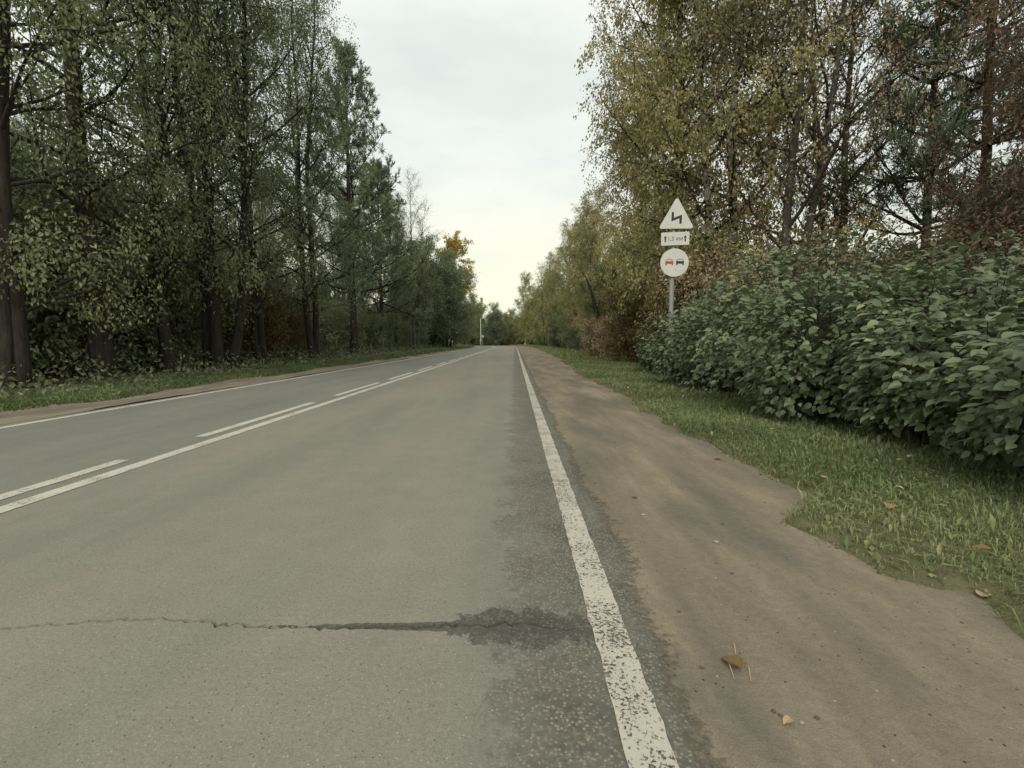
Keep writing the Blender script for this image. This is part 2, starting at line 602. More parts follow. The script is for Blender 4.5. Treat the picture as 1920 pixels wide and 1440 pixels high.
def stripe(name, x0, x1, y0, y1, mat, rag=0.0):
    L = y1 - y0
    ys = np.unique(np.concatenate([np.arange(y0, min(y1, 12), 0.05 if rag else 0.5), np.arange(max(y0, min(y1, 12)), y1, 1.5), [y1]]))
    a = rs.normal(0, rag, len(ys))
    b = rs.normal(0, rag, len(ys))
    A = np.stack([x0 + a + bend(ys), ys, 0.004 + crest(ys)], -1)
    B = np.stack([x1 + b + bend(ys), ys, 0.004 + crest(ys)], -1)
    n = len(ys)
    i = np.arange(n - 1)
    F = np.stack([i, i + n, i + n + 1, i + 1], -1)
    return mobj(name, np_mesh(name, np.concatenate([A, B]), F, mat), road)


stripe('edge_line', 0.287, 0.412, -1, 31.5, M['paint_worn'], 0.0025)
stripe('edge_line', 0.287, 0.412, 32.6, 150, M['paint_worn'], 0.0025)
stripe('edge_line', -6.36, -6.24, 2, 150, M['paint'], 0.002)
stripe('centre_line', -3.30, -3.17, 0, 150, M['paint'], 0.002)
y = 1.2
while y < 100:
    stripe('centre_dash', -3.56, -3.44, y, y + 3.0, M['paint'], 0.002)
    y += 4.05

# dirt shoulders -----------------------------------------------------------
t = NT('packed_dirt')
v = t.coord('Object')
pos = t.n('ShaderNodeSeparateXYZ')
t.l(v, pos.inputs[0])
vs = t.coord('Object', (1, 0.22, 1))
a1 = t.noise(vs, 2.0, 5, 0.6)
a2 = t.noise(t.coord('Object', (1.6, 0.5, 1)), 1.1, 5, 0.6)
a3 = t.noise(v, 26, 5, 0.7)
a4 = t.noise(v, 190, 3, 0.7)
c = t.ramp(a1, [(0.34, (0.175, 0.150, 0.110)), (0.5, (0.232, 0.196, 0.140)), (0.64, (0.300, 0.248, 0.170))])
c = t.mix(t.ramp(a2, [(0.45, 0.0), (0.62, 0.75)]), c, (0.148, 0.131, 0.100))
c = t.mix(0.55, c, t.ramp(a3, [(0.3, 0.74), (0.7, 1.14)]), 'MULTIPLY')
c = t.mix(0.7, c, t.ramp(a4, [(0.3, 0.66), (0.7, 1.26)]), 'MULTIPLY')
grit = t.voro(v, 60, out='Color')
gv = t.n('ShaderNodeSeparateXYZ')
t.l(grit, gv.inputs[0])
gd = t.voro(v, 60)
c = t.mix(t.math('MULTIPLY', t.math('GREATER_THAN', gv.outputs['X'], 0.99), t.math('LESS_THAN', gd, 0.25)), c, (0.30, 0.27, 0.21))
c = t.mix(t.math('MULTIPLY', t.math('GREATER_THAN', gv.outputs['Y'], 0.97), t.math('LESS_THAN', gd, 0.25)), c, (0.06, 0.05, 0.04))
b_ = t.bsdf(c, 0.95, 0.12, t.bump(t.math('ADD', t.math('MULTIPLY', a3, 1.2), t.math('MULTIPLY', a4, 0.5)), 0.55, 0.012))
# thin dust at the inner margin lets the broken asphalt show
ea = t.n('ShaderNodeAttribute', attribute_name='tint')
thin_ = t.math('ADD', ea.outputs['Fac'], t.math('ADD', t.math('MULTIPLY_ADD', a3, 0.22, -0.11), t.math('MULTIPLY_ADD', a2, 0.16, -0.08)))
cov = t.ramp(thin_, [(0.05, 0.0), (0.13, 1.0)])
tr_ = t.n('ShaderNodeBsdfTransparent')
mx_ = t.n('ShaderNodeMixShader')
t.l(cov, mx_.inputs[0])
t.l(tr_.outputs[0], mx_.inputs[1])
t.l(b_, mx_.inputs[2])
M['dirt'] = t.done(mx_.outputs[0])

sy = np.concatenate([[-6, -2, 0], np.arange(0.6, 8, 0.06), np.arange(8, 20, 0.25), np.arange(20, 60, 0.8), np.arange(60, 150, 3)])


def shoulder_r(Xp, Yp):
    inner = 0.43 + 0.02 * np.sin(Yp * 3.1) + 0.015 * np.sin(Yp * 8.3 + 1) + 0.01 * np.sin(Yp * 21) + bend(Yp)
    return inner + Xp * (edge_r(Yp) + 0.45 - inner)


def shoulder_z(Xp, Yp):
    rel = np.clip((Xp - bend(Yp) - 0.68) / 0.3, 0, 1)
    return 0.006 + rel * (0.010 * np.sin(Xp * 5 + Yp * 1.1) + 0.006 * np.sin(Yp * 2.7 - Xp * 3)) - 0.012 * rel + crest(Yp)


tag(mobj('shoulder', grid_mesh('shoulder_right', np.linspace(0, 1, 34) ** 1.4, sy, shoulder_z, M['dirt'], shoulder_r, edge=True)), kind='structure')


def shoulder_l(Xp, Yp):
    inner = -6.44 + 0.03 * np.sin(Yp * 2.1) + 0.02 * np.sin(Yp * 7.3) + bend(Yp)
    return inner + Xp * (edge_l(Yp) - 0.45 - inner)


tag(mobj('shoulder', grid_mesh('shoulder_left', np.linspace(0, 1, 10), sy[::-1], lambda a, b: 0.006 + 0.012 * np.sin(a * 4 + b) + crest(b), M['dirt'], shoulder_l, edge=True)), kind='structure')


# ------------------------------------------------------------------ tree growing
class Grow:
    def __init__(s, seed):
        s.r = np.random.RandomState(seed)
        s.T = [[], [], 0]
        s.B = [[], [], 0]
        s.twigs = []          # (points, shade)

    def put(s, acc, P, rad, k):
        V, F = tube(P, rad, k)
        acc[0].append(V)
        acc[1].append(F + acc[2])
        acc[2] += len(V)

    def limb(s, p, d, L, n, curl, wob):
        P = [np.array(p, float)]
        d = np.array(d, float)
        for _ in range(n):
            d = d + s.r.normal(0, wob, 3) + np.array([0, 0, curl])
            d /= np.linalg.norm(d)
            P.append(P[-1] + d * L / n)
        return np.array(P), d


def grow(seed, H=20, r=0.25, stems=((0, 0, 0, 0, 1.0),), base=0.25, nprim=36, crownR=4.0, prof=None, elev=(20, 60), curl=0.05,
         nsec=6, seclen=0.45, ntw=5, twlen=0.7, twcurl=-0.15, nleaf=10, lsize=0.10, lw=0.45, jit=0.12, droop=0.6, wob=0.05,
         bare=0.0, tuft=False, twig_r=0.006, tiers=0, twk=3, snag=None):
    g = Grow(seed)
    rr = g.r
    if prof is None:
        prof = lambda u: (0.35 + 0.65 * math.sin(math.pi * min(1, u * 0.9 + 0.12)))
    for (ox, oy, lx, ly, hs) in stems:
        h = H * hs
        n = 16
        ts = np.linspace(0, 1, n)
        wx = np.cumsum(rr.normal(0, wob, n)) * h / n
        wy = np.cumsum(rr.normal(0, wob, n)) * h / n
        P = np.stack([ox + lx * h * ts ** 0.8 + wx - wx[0], oy + ly * h * ts ** 0.8 + wy - wy[0], ts * h - 0.15 * (1 - ts)], -1)
        rs_ = r * (hs ** 0.7) * ((1 - ts) ** 0.85 * 0.97 + 0.03)
        rs_[0] *= 1.35
        rs_[1] *= 1.05
        g.put(g.T, P, rs_, 9)
        np_ = max(4, int(nprim * hs))
        az0 = rr.uniform(0, 6.28)
        for q in range(np_):
            u = (q + rr.uniform(0, 0.8)) / np_
            if tiers:
                u = (math.floor(u * tiers) + rr.uniform(-0.08, 0.08)) / tiers
                u = min(max(u, 0.0), 0.99)
            tt = base + (0.985 - base) * u
            p = np.array([np.interp(tt, ts, P[:, k]) for k in range(3)])
            pr = np.interp(tt, ts, rs_)
            az = az0 + q * 2.399 + rr.normal(0, 0.35)
            el = R(elev[0] + (elev[1] - elev[0]) * u + rr.normal(0, 7))
            L = crownR * prof(u) * rr.uniform(0.7, 1.2)
            d = np.array([math.cos(az) * math.cos(el), math.sin(az) * math.cos(el), math.sin(el)])
            BP, _ = g.limb(p, d, L, 7, curl, 0.10)
            br = min(pr * 0.55, 0.012 + 0.016 * L)
            g.put(g.B, BP, br * (np.linspace(1, 0.12, 8)), 5)
            shade = rr.normal(0, 0.16)
            ns = max(2, int(nsec * L / crownR + 1.5))
            for w in range(ns):
                uu = 0.22 + 0.78 * (w + rr.uniform(0, 0.9)) / ns
                uu = min(uu, 0.99)
                sp = np.array([np.interp(uu, np.linspace(0, 1, 8), BP[:, k]) for k in range(3)])
                ax = BP[min(7, int(uu * 7) + 1)] - BP[int(uu * 7)]
                ax /= np.linalg.norm(ax) + 1e-9
                sd = ax * 0.75 + rr.normal(0, 0.55, 3) + np.array([0, 0, 0.15 if not tuft else 0.05])
                sd /= np.linalg.norm(sd)
                SL = L * seclen * (1.15 - 0.55 * uu) * rr.uniform(0.7, 1.3)
                SP, _ = g.limb(sp, sd, SL, 4, curl * 0.6 + (0.1 if tuft else 0), 0.14)
                g.put(g.B, SP, max(twig_r * 1.6, br * 0.3) * np.linspace(1, 0.3, 5), 3)
                for x in range(ntw):
                    uv = 0.15 + 0.85 * (x + rr.uniform(0, 0.9)) / ntw
                    uv = min(uv, 0.99)
                    tp = np.array([np.interp(uv, np.linspace(0, 1, 5), SP[:, k]) for k in range(3)])
                    td = (SP[-1] - SP[0]) / (np.linalg.norm(SP[-1] - SP[0]) + 1e-9) * 0.5 + rr.normal(0, 0.55, 3)
                    td /= np.linalg.norm(td) + 1e-9
                    TP, _ = g.limb(tp, td, twlen * rr.uniform(0.6, 1.4), 4, twcurl, 0.12)
                    g.put(g.B, TP, twig_r * np.linspace(1, 0.4, 5), twk)
                    if rr.rand() >= bare:
                        g.twigs.append((TP, shade + rr.normal(0, 0.10)))
    # leaves
    nt = len(g.twigs)
    TP = np.array([a for a, _ in g.twigs])
    sh = np.array([b for _, b in g.twigs])
    N = nt * nleaf
    ti = np.repeat(np.arange(nt), nleaf)
    if tuft:
        u = 1 - np.abs(rr.normal(0, 0.45, N))
    else:
        u = rr.uniform(0.1, 1.0, N)
    u = np.clip(u, 0, 0.999) * 4
    k = u.astype(int)
    f = (u - k)[:, None]
    C = TP[ti, k] * (1 - f) + TP[ti, k + 1] * f
    tdir = TP[ti, 4] - TP[ti, 2]
    tdir /= np.linalg.norm(tdir, axis=1, keepdims=True) + 1e-9
    C = C + rr.normal(0, jit, (N, 3))
    D = tdir * 0.5 + rr.normal(0, 0.55, (N, 3)) + np.array([0, 0, -droop])
    if tuft:
        D = tdir * 0.9 + rr.normal(0, 0.5, (N, 3)) + np.array([0, 0, 0.25])
    D /= np.linalg.norm(D, axis=1, keepdims=True) + 1e-9
    W = np.cross(D, rr.normal(0, 1, (N, 3)))
    W /= np.linalg.norm(W, axis=1, keepdims=True) + 1e-9
    L = (lsize * rr.uniform(0.6, 1.35, N))[:, None]
    up = np.cross(W, D)
    V = np.stack([C, C + D * L * 0.45 + W * L * lw * 0.5 + up * L * 0.08, C + D * L, C + D * L * 0.45 - W * L * lw * 0.5 + up * L * 0.08], 1).reshape(-1, 3)
    F = np.arange(N * 4).reshape(-1, 4)
    tint = np.repeat(np.clip(0.45 + sh[ti] + rr.normal(0, 0.10, N), 0, 1), 4)
    out = {}
    out['trunk'] = (np.concatenate(g.T[0]), np.concatenate(g.T[1]))
    out['branches'] = (np.concatenate(g.B[0]), np.concatenate(g.B[1]))
    out['crown'] = (V, F, tint)
    return out


PROTO = {}


def proto(key, bark, leaf, twigm=None, **kw):
    o = grow(**kw)
    PROTO[key] = (np_mesh(key + '_trunk', *o['trunk'], M[bark], smooth=True),
                  np_mesh(key + '_branches', *o['branches'], M[twigm or bark], smooth=True),
                  np_mesh(key + '_crown', o['crown'][0], o['crown'][1], M[leaf], tint=o['crown'][2]))


def plant_tree(key, name, X, Y, s=1.0, rot=0.0, label='', cat='tree', group=None, leaf=None, bark=None, lean=(0, 0), z=None):
    zz = float(ground_z(X, Y)) - 0.02 if z is None else z
    e_ = empty(name, (X, Y, zz), rot, s)
    e_.rotation_euler = (lean[0], lean[1], rot)
    tr, br, cr_ = PROTO[key]
    shrubby = cat in ('shrub', 'bush')
    a = mobj('stems' if shrubby else 'trunk', tr, e_)
    b = mobj('twigs' if shrubby else 'branches', br, e_)
    c = mobj('foliage' if shrubby else 'crown', cr_, e_)
    c['kind'] = 'stuff'
    b['kind'] = 'stuff'
    for o, m_ in ((c, leaf), (a, bark)):
        if m_:
            o.material_slots[0].link = 'OBJECT'
            o.material_slots[0].material = M[m_]
    return tag(e_, label, cat, group)


colm = lambda u: 0.5 + 0.5 * math.sin(math.pi * min(1, u * 0.85 + 0.15))
cone = lambda u: max(0.08, 1.0 - u * 0.95)
dome = lambda u: math.sqrt(max(0.05, 1 - (u * 1.9 - 0.85) ** 2 * 0.75)) if u < 0.95 else 0.4

proto('tall_a', 'bark_dark', 'leaf_dark', seed=11, H=25, r=0.25, base=0.16, nprim=52, crownR=4.2, prof=colm, elev=(12, 60), curl=0.04,
      nsec=7, ntw=5, twlen=0.95, twcurl=-0.22, nleaf=17, lsize=0.124, lw=0.44, jit=0.14, droop=0.9)
proto('tall_b', 'bark_dark', 'leaf_dark', seed=12, H=23, r=0.19, stems=((0, 0, 0.01, 0, 1.0), (0.35, 0.1, 0.07, 0.02, 0.85), (-0.3, 0.2, -0.06, 0.03, 0.9)),
      base=0.14, nprim=32, crownR=3.6, prof=colm, elev=(25, 65), curl=0.05, nsec=6, ntw=5, twlen=0.85, twcurl=-0.2, nleaf=15, lsize=0.122, lw=0.46, jit=0.14, droop=0.8)
proto('tall_c', 'bark_dark', 'leaf_mid', seed=13, H=21, r=0.15, stems=((0, 0, 0.02, 0, 1.0), (0.25, 0.2, 0.03, -0.03, 0.9)), base=0.10, nprim=34, crownR=3.2,
      prof=colm, elev=(20, 60), curl=0.05, nsec=6, ntw=5, twlen=0.75, twcurl=-0.2, nleaf=16, lsize=0.115, lw=0.46, jit=0.14, droop=0.8)
proto('pine', 'bark_pine', 'needle', seed=14, H=20, r=0.24, base=0.22, nprim=80, crownR=4.6, prof=lambda u: max(0.14, (1 - u) ** 0.62), elev=(-4, 48), curl=0.10,
      nsec=7, seclen=0.42, ntw=5, twlen=0.42, twcurl=0.22, nleaf=22, lsize=0.28, lw=0.15, jit=0.035, droop=0, tuft=True, tiers=15, wob=0.02)
proto('bare', 'bark_grey', 'leaf_birch', twigm='twig', seed=15, H=17, r=0.13, stems=((0, 0, 0, 0, 1.0), (0.3, 0, 0.08, 0, 0.85), (-0.2, 0.2, -0.05, 0.04, 0.8)), base=0.2,
      nprim=22, crownR=3.4, prof=colm, elev=(40, 70), curl=0.04, nsec=6, ntw=6, twlen=0.8, twcurl=0.0, nleaf=3, lsize=0.09, bare=0.5, twig_r=0.009)
proto('birch_a', 'bark_birch', 'leaf_birch', twigm='twig', seed=16, H=23, r=0.20, base=0.14, nprim=56, crownR=4.2, prof=colm, elev=(15, 62), curl=0.02,
      nsec=8, ntw=6, twlen=1.1, twcurl=-0.42, nleaf=24, lsize=0.11, lw=0.6, jit=0.09, droop=1.0)
proto('birch_b', 'bark_birch', 'leaf_birch', twigm='twig', seed=17, H=20, r=0.16, stems=((0, 0, 0.0, 0, 1.0), (0.3, 0.2, 0.05, 0.02, 0.85)), base=0.12, nprim=32, crownR=3.6,
      prof=colm, elev=(20, 60), curl=0.02, nsec=8, ntw=5, twlen=1.0, twcurl=-0.38, nleaf=24, lsize=0.115, lw=0.6, jit=0.10, droop=1.0)
proto('sparse', 'bark_grey', 'leaf_brown', twigm='twig', seed=18, H=18, r=0.14, stems=((0, 0, 0.0, 0, 1.0), (0.25, 0.1, 0.10, -0.02, 0.85)), base=0.15, nprim=26, crownR=4.0,
      prof=colm, elev=(35, 62), curl=0.02, nsec=6, ntw=5, twlen=0.8, twcurl=-0.1, nleaf=9, lsize=0.105, lw=0.5, jit=0.12, droop=0.6, bare=0.1)
proto('dark_pine', 'bark_pine', 'needle', seed=19, H=18, r=0.15, base=0.18, nprim=56, crownR=3.0, prof=lambda u: max(0.2, (1 - u) ** 0.5), elev=(0, 45), curl=0.08,
      nsec=6, seclen=0.45, ntw=5, twlen=0.4, twcurl=0.2, nleaf=22, lsize=0.24, lw=0.12, jit=0.04, droop=0, tuft=True, tiers=10, wob=0.03)
proto('round', 'bark_dark', 'leaf_willow', seed=20, H=14, r=0.22, stems=((0, 0, 0.0, 0, 1.0), (0.4, 0, 0.14, -0.02, 0.8), (-0.4, 0, -0.14, 0.02, 0.82), (0, 0.3, 0.02, 0.12, 0.8)), base=0.07,
      nprim=28, crownR=3.8, prof=dome, elev=(5, 65), curl=0.05, nsec=6, ntw=5, twlen=0.8, twcurl=-0.15, nleaf=15, lsize=0.21, lw=0.5, jit=0.22, droop=0.6)
proto('oak', 'bark_dark', 'leaf_gold', seed=30, H=20, r=0.25, base=0.5, nprim=34, crownR=4.2, prof=dome, elev=(0, 60), curl=0.05, nsec=6, ntw=5, twlen=0.6, twcurl=-0.1, nleaf=14,
      lsize=0.27, lw=0.7, jit=0.15, droop=0.4)
proto('snag', 'bark_dark', 'leaf_birch', seed=34, H=8, r=0.42, stems=((0, 0, 0.0, 0, 1.0), (-0.2, 0, -0.32, 0, 0.7), (0.2, 0, 0.15, 0, 0.8)), base=0.45, nprim=7, crownR=2.2, prof=dome, elev=(25, 60), curl=0.03,
      nsec=4, ntw=4, twlen=0.6, nleaf=8, lsize=0.11, wob=0.12)
proto('spruce', 'bark_dark', 'needle', seed=21, H=15, r=0.16, base=0.05, nprim=80, crownR=2.6, prof=cone, elev=(-18, 20), curl=0.03, nsec=5, seclen=0.35, ntw=4, twlen=0.4,
      twcurl=-0.1, nleaf=14, lsize=0.2, lw=0.2, jit=0.05, droop=0.6, tiers=22, wob=0.015)
proto('rowan', 'bark_grey', 'leaf_red', twigm='twig', seed=22, H=8, r=0.08, stems=((0, 0, 0, 0, 1.0), (0.2, 0.1, 0.15, 0, 0.9), (-0.2, 0, -0.14, 0.05, 0.9), (0, 0.2, 0.05, 0.14, 0.8)), base=0.12,
      nprim=20, crownR=2.2, prof=dome, elev=(15, 60), curl=0.03, nsec=5, ntw=5, twlen=0.5, twcurl=-0.2, nleaf=12, lsize=0.10, lw=0.4, jit=0.10, droop=0.5)
ST = tuple((0.25 * math.cos(k * 1.05), 0.25 * math.sin(k * 1.05), 0.28 * math.cos(k * 1.05), 0.28 * math.sin(k * 1.05), 0.75 + 0.25 * ((k * 37) % 10) / 10) for k in range(6)) + ((0, 0, 0, 0, 1.0),)
proto('under', 'bark_dark', 'leaf_dark', seed=23, H=3.6, r=0.03, stems=ST, base=0.08, nprim=14, crownR=1.1, prof=dome, elev=(10, 55), curl=0.03, nsec=4, ntw=4, twlen=0.35,
      twcurl=-0.15, nleaf=11, lsize=0.11, lw=0.5, jit=0.10, droop=0.5, twig_r=0.004)
proto('under_b', 'bark_dark', 'leaf_brown', seed=24, H=3.0, r=0.025, stems=ST, base=0.05, nprim=14, crownR=1.0, prof=dome, elev=(20, 65), curl=0.03, nsec=4, ntw=4, twlen=0.35,
      twcurl=-0.1, nleaf=9, lsize=0.085, lw=0.55, jit=0.09, droop=0.5, twig_r=0.004)

# ---- roadside trees on the left --------------------------------------------------
T = plant_tree
T('tall_c', 'roadside_tree', xat(0, 10.2), 10.2, 0.9, 0.5, 'slender dark trunk with a fork at the far left edge of the picture')
T('tall_a', 'roadside_tree', xat(190, 13.2), 13.2, 1.0, 1.0, 'thickest dark trunked tall tree in the left roadside row', lean=(0, 0.02))
T('tall_c', 'roadside_tree', xat(318, 15.5), 15.5, 1.08, 2.2, 'slim twin stemmed tree just right of the thickest left trunk')
T('tall_b', 'roadside_tree', xat(408, 17.5), 17.5, 1.02, 0.3, 'tall tree with three stems fanning from one foot in the left row')
T('tall_c', 'roadside_tree', xat(492, 21.5), 21.5, 1.0, 4.0, 'slim green tree between the three stemmed tree and the forked trunk on the left')
T('tall_b', 'roadside_tree', xat(590, 26), 26, 0.92, 2.0, 'forked dark trunk tree at the verge left of the tall pine')
T('pine', 'pine_tree', xat(664, 35), 35, 1.08, 0.0, 'tall tiered pine standing highest above the left row at mid distance', 'pine')
T('pine', 'pine_tree', xat(716, 44), 44, 0.85, 1.5, 'shorter pine just right of the tall pine on the left', 'pine')
T('bare', 'birch_tree', xat(778, 54), 54, 1.05, 0.7, 'nearly bare twiggy tree against the sky right of the left pines')
T('tall_c', 'roadside_tree', xat(742, 50), 50, 0.72, 1.2, 'low dark green tree under the bare twiggy tree on the left')
T('round', 'willow_tree', xat(806, 68), 68, 0.98, 0.4, 'dense dark round crowned tree at the far end of the left row')
T('round', 'willow_tree', xat(838, 74), 74, 0.95, 3.4, 'rounded dark tree directly in front of the golden tree')
T('round', 'willow_tree', xat(775, 60), 60, 0.85, 2.4, 'lower dark bushy tree just left of the dense round crowned tree')
T('oak', 'oak_tree', xat(852, 90), 90, 0.93, 1.4, 'golden yellow tree rising behind the dark round crown')
T('round', 'willow_tree', xat(868, 105), 105, 0.75, 0.9, 'small green tree at the road end behind the golden tree', leaf='leaf_mid')

# deeper trees on the left
rd = random.Random(3)
for k in range(13):
    Y_ = 17 + k * 6.5 + rd.uniform(-1.5, 1.5)
    X_ = -17.5 - rd.uniform(0, 5) - (6 if Y_ < 28 else 0)
    T(['tall_c', 'tall_b', 'tall_a', 'tall_c'][k % 4], 'woodland_tree', X_, Y_, rd.uniform(0.55, 0.8), rd.uniform(0, 6.28),
      'dark green tree deeper in the wood behind the left roadside row', group='trees deeper in the left wood')
for k in range(36):
    Y_ = 7 + k * 2.4 + rd.uniform(-0.8, 0.8)
    X_ = (-12.9 - rd.uniform(0, 1.5)) if k % 2 else (-16 - rd.uniform(0, 4))
    T('under', 'undergrowth_shrub', X_, Y_, rd.uniform(0.75, 1.3) * (1.35 if k % 2 == 0 else 1), rd.uniform(0, 6.28),
      'dark leafy undergrowth shrub just behind the left roadside trunks' if k % 2 else 'dark undergrowth shrub far back among the left trees', 'shrub',
      group='undergrowth shrubs close behind the left trunks' if k % 2 else 'undergrowth shrubs far back on the left')
for k, (X_, Y_) in enumerate([(-14.5, 12.5), (-16, 14.5), (-17.5, 17), (-15.5, 18.5), (-19, 19.5), (-17, 22), (-16, 26), (-18, 30)]):
    T('under', 'tall_undergrowth', X_, Y_, 1.7 + 0.15 * (k % 3), k * 0.8, 'tall dark thicket shrub between the near trunks on the left', 'shrub', group='tall thicket behind the left trunks')
T('under_b', 'rust_shrub', xat(490, 24.5), 24.5, 1.1, 0.4, 'rust brown shrub between trunks on the left of the road', 'shrub', leaf='leaf_orange')
T('under_b', 'rust_shrub', xat(540, 27.5), 27.5, 0.95, 2.4, 'brown shrub just left of the forked trunk', 'shrub', leaf='leaf_orange')

# ---- right side -----------------------------------------------------------------
T('birch_a', 'birch_tree', xat(1252, 19.5), 19.5, 0.92, 2.1, 'tall birch with mottled white trunk and yellow leaves right behind the road sign', 'birch')
T('birch_b', 'birch_tree', xat(1362, 17.0), 17.0, 1.08, 2.0, 'yellowing birch to the right of the road sign', 'birch')
T('birch_b', 'birch_tree', xat(1218, 27), 27, 0.85, 1.1, 'ochre leaved birch to the left of the sign with crown over the verge', 'birch')
T('sparse', 'aspen_tree', xat(1460, 15), 15, 1.1, 0.0, 'thin brown leaved tree above the left half of the big shrubs', leaf='leaf_brown')
T('sparse', 'aspen_tree', xat(1580, 15.5), 15.5, 0.95, 2.5, 'thin brown leaved tree with slanting limbs left of the dark pine')
T('dark_pine', 'pine_tree', xat(1725, 14.5), 14.5, 0.95, 0.0, 'dark pine with bare lower trunk at the upper right', 'pine')
T('dark_pine', 'pine_tree', xat(1815, 13.0), 13.0, 1.0, 2.0, 'second dark pine nearest the right edge of the picture', 'pine')
T('rowan', 'rowan_tree', xat(2010, 8.8), 8.8, 1.0, 0.3, 'reddish brown leaved tree at the right edge above the shrubs')
T('rowan', 'rowan_tree', xat(1872, 11.5), 11.5, 0.62, 2.3, 'small reddish tree below the pines just left of the larger reddish one')
T('spruce', 'spruce_tree', xat(1198, 31), 31, 0.72, 0.2, 'dark narrow conifer left of the road sign', 'spruce')
T('snag', 'old_willow', xat(1152, 29.5), 29.5, 0.9, 0.2, 'old dark thick trunk with a broken limb reaching left on the right side')
T('birch_b', 'birch_tree', xat(1120, 37), 37, 0.60, 3.0, 'yellow green birch beyond the dark conifer on the right', 'birch', leaf='leaf_birch', bark='bark_dark')
T('birch_b', 'birch_tree', xat(1090, 46), 46, 0.66, 0.8, 'second yellow green birch along the right verge', 'birch', leaf='leaf_birch_green')
T('birch_a', 'birch_tree', xat(1066, 58), 58, 0.62, 1.9, 'green birch with drooping twigs further along the right row', 'birch', leaf='leaf_birch_green')
T('birch_b', 'birch_tree', xat(1048, 70), 70, 0.70, 2.9, 'dull green birch near the far end of the right row', 'birch', leaf='leaf_birch_green')
T('tall_b', 'roadside_tree', xat(1024, 80), 80, 0.63, 0.9, 'dark leafed tree sticking out over the far right verge', leaf='leaf_mid')
T('round', 'willow_tree', xat(1030, 95), 95, 0.9, 2.2, 'green rounded tree closing the right row', leaf='leaf_birch_green')
T('round', 'willow_tree', xat(1130, 33), 33, 0.42, 0.3, 'low green bushy willow under the right hand birches', leaf='leaf_mid')
T('round', 'willow_tree', xat(1085, 48), 48, 0.45, 1.3, 'low dull green willow further along under the right birches', leaf='leaf_mid')
T('round', 'willow_tree', xat(1055, 64), 64, 0.5, 2.3, 'far low willow at the foot of the right birches', leaf='leaf_willow')
T('under_b', 'brown_shrub', xat(1150, 24.5), 24.5, 0.72, 0.3, 'low brown shrub on the verge just left of the big green shrubs', 'shrub')
T('under_b', 'brown_shrub', xat(1195, 23), 23, 1.2, 1.5, 'taller rust brown shrub behind the sign post foot', 'shrub', leaf='leaf_orange')
T('under_b', 'brown_shrub', xat(1120, 30), 30, 0.8, 2.5, 'brown shrub on the right verge beyond the nearest low one', 'shrub')
for k, (px, Y_, s_, lf) in enumerate([(1295, 16.5, 1.15, 'leaf_orange'), (1345, 15, 1.2, 'leaf_brown'), (1440, 14.5, 1.1, 'leaf_dark'), (1520, 13, 1.05, 'leaf_brown'), (1650, 12.5, 1.0, 'leaf_dark'),
                                       (1770, 11, 1.05, 'leaf_red'), (1880, 10, 1.1, 'leaf_red'), (1395, 20, 1.5, 'leaf_brown'), (1580, 18, 1.3, 'leaf_orange'), (1760, 17, 1.3, 'leaf_dark')]):
    T('under_b', 'autumn_shrub', xat(px, Y_), Y_, s_, k * 1.3, {'leaf_orange': 'rust coloured shrub behind the row of big green shrubs', 'leaf_brown': 'dull brown shrub behind the row of big green shrubs', 'leaf_dark': 'dark small leaved shrub behind the row of big green shrubs', 'leaf_red': 'reddish shrub behind the big green shrubs at the right edge'}[lf], 'shrub', group='thicket behind the big green shrubs', leaf=lf)
for k in range(10):
    Y_ = 46 + k * 6 + rd.uniform(-1.5, 1.5)
    T(['birch_b', 'sparse', 'tall_c', 'birch_a'][k % 4], 'woodland_tree', 13.5 + rd.uniform(0, 4), Y_, rd.uniform(0.6, 0.8), rd.uniform(0, 6.28),
      'autumn tree deeper in the wood behind the right roadside row', group='trees deeper in the right wood', leaf=['leaf_birch', 'leaf_brown', 'leaf_mid', 'leaf_birch_green'][k % 4])
for k in range(14):
    Y_ = 28 + k * 6
    T('under', 'verge_shrub', 6.2 + rd.uniform(0, 1.5) + float(bend(Y_)), Y_, rd.uniform(0.6, 1.0), rd.uniform(0, 6.28),
      'green shrub along the foot of the far right trees', 'shrub', group='shrubs along the far right verge', leaf=['leaf_mid', 'leaf_willow'][k % 2])

# ---- trees closing the view beyond the crest -------------------------------------
FAR = [('spruce', 903, 150, 1.05, 'needle', 'pointed conifer above the pale pole at the end of the road', 'spruce'),
       ('bare', 933, 165, 0.85, 'leaf_birch_green', 'small pale thin tree in the gap at the end of the road', 'tree'),
       ('birch_a', 984, 130, 0.80, 'leaf_birch_green', 'tall narrow green tree right of the sky gap at the road end', 'tree'),
       ('round', 884, 135, 0.95, 'leaf_mid', 'green rounded tree left of the pale pole', 'tree'),
       ('round', 1003, 122, 0.95, 'leaf_birch_green', 'bushy olive tree at the right of the road end', 'tree')]
for k, (key, px, Y_, s_, lf, lab, cat) in enumerate(FAR):
    T(key, 'far_tree', xat(px, Y_), Y_, s_, k * 1.1, lab, cat, leaf=lf)
for k, px in enumerate(range(872, 1040, 11)):
    Y_ = 148 + (k * 29) % 24
    T('round', 'far_bush', xat(px, Y_), Y_, 0.62 + 0.12 * ((k * 7) % 3), k * 0.9, 'distant dull green bush closing the view where the road ends', 'bush', group='bushes closing the far end of the road',
      leaf=['leaf_mid', 'leaf_birch_green', 'leaf_willow'][k % 3])
for k, px in enumerate(range(780, 1180, 28)):
    Y_ = 190 + (k * 31) % 20
    T(['tall_b', 'birch_b'][k % 2], 'horizon_tree', xat(px, Y_), Y_, 0.5, k * 0.7, 'tree of the distant belt behind the end of the road', group='distant tree belt',
      leaf=['leaf_mid', 'leaf_birch_green'][k % 2])


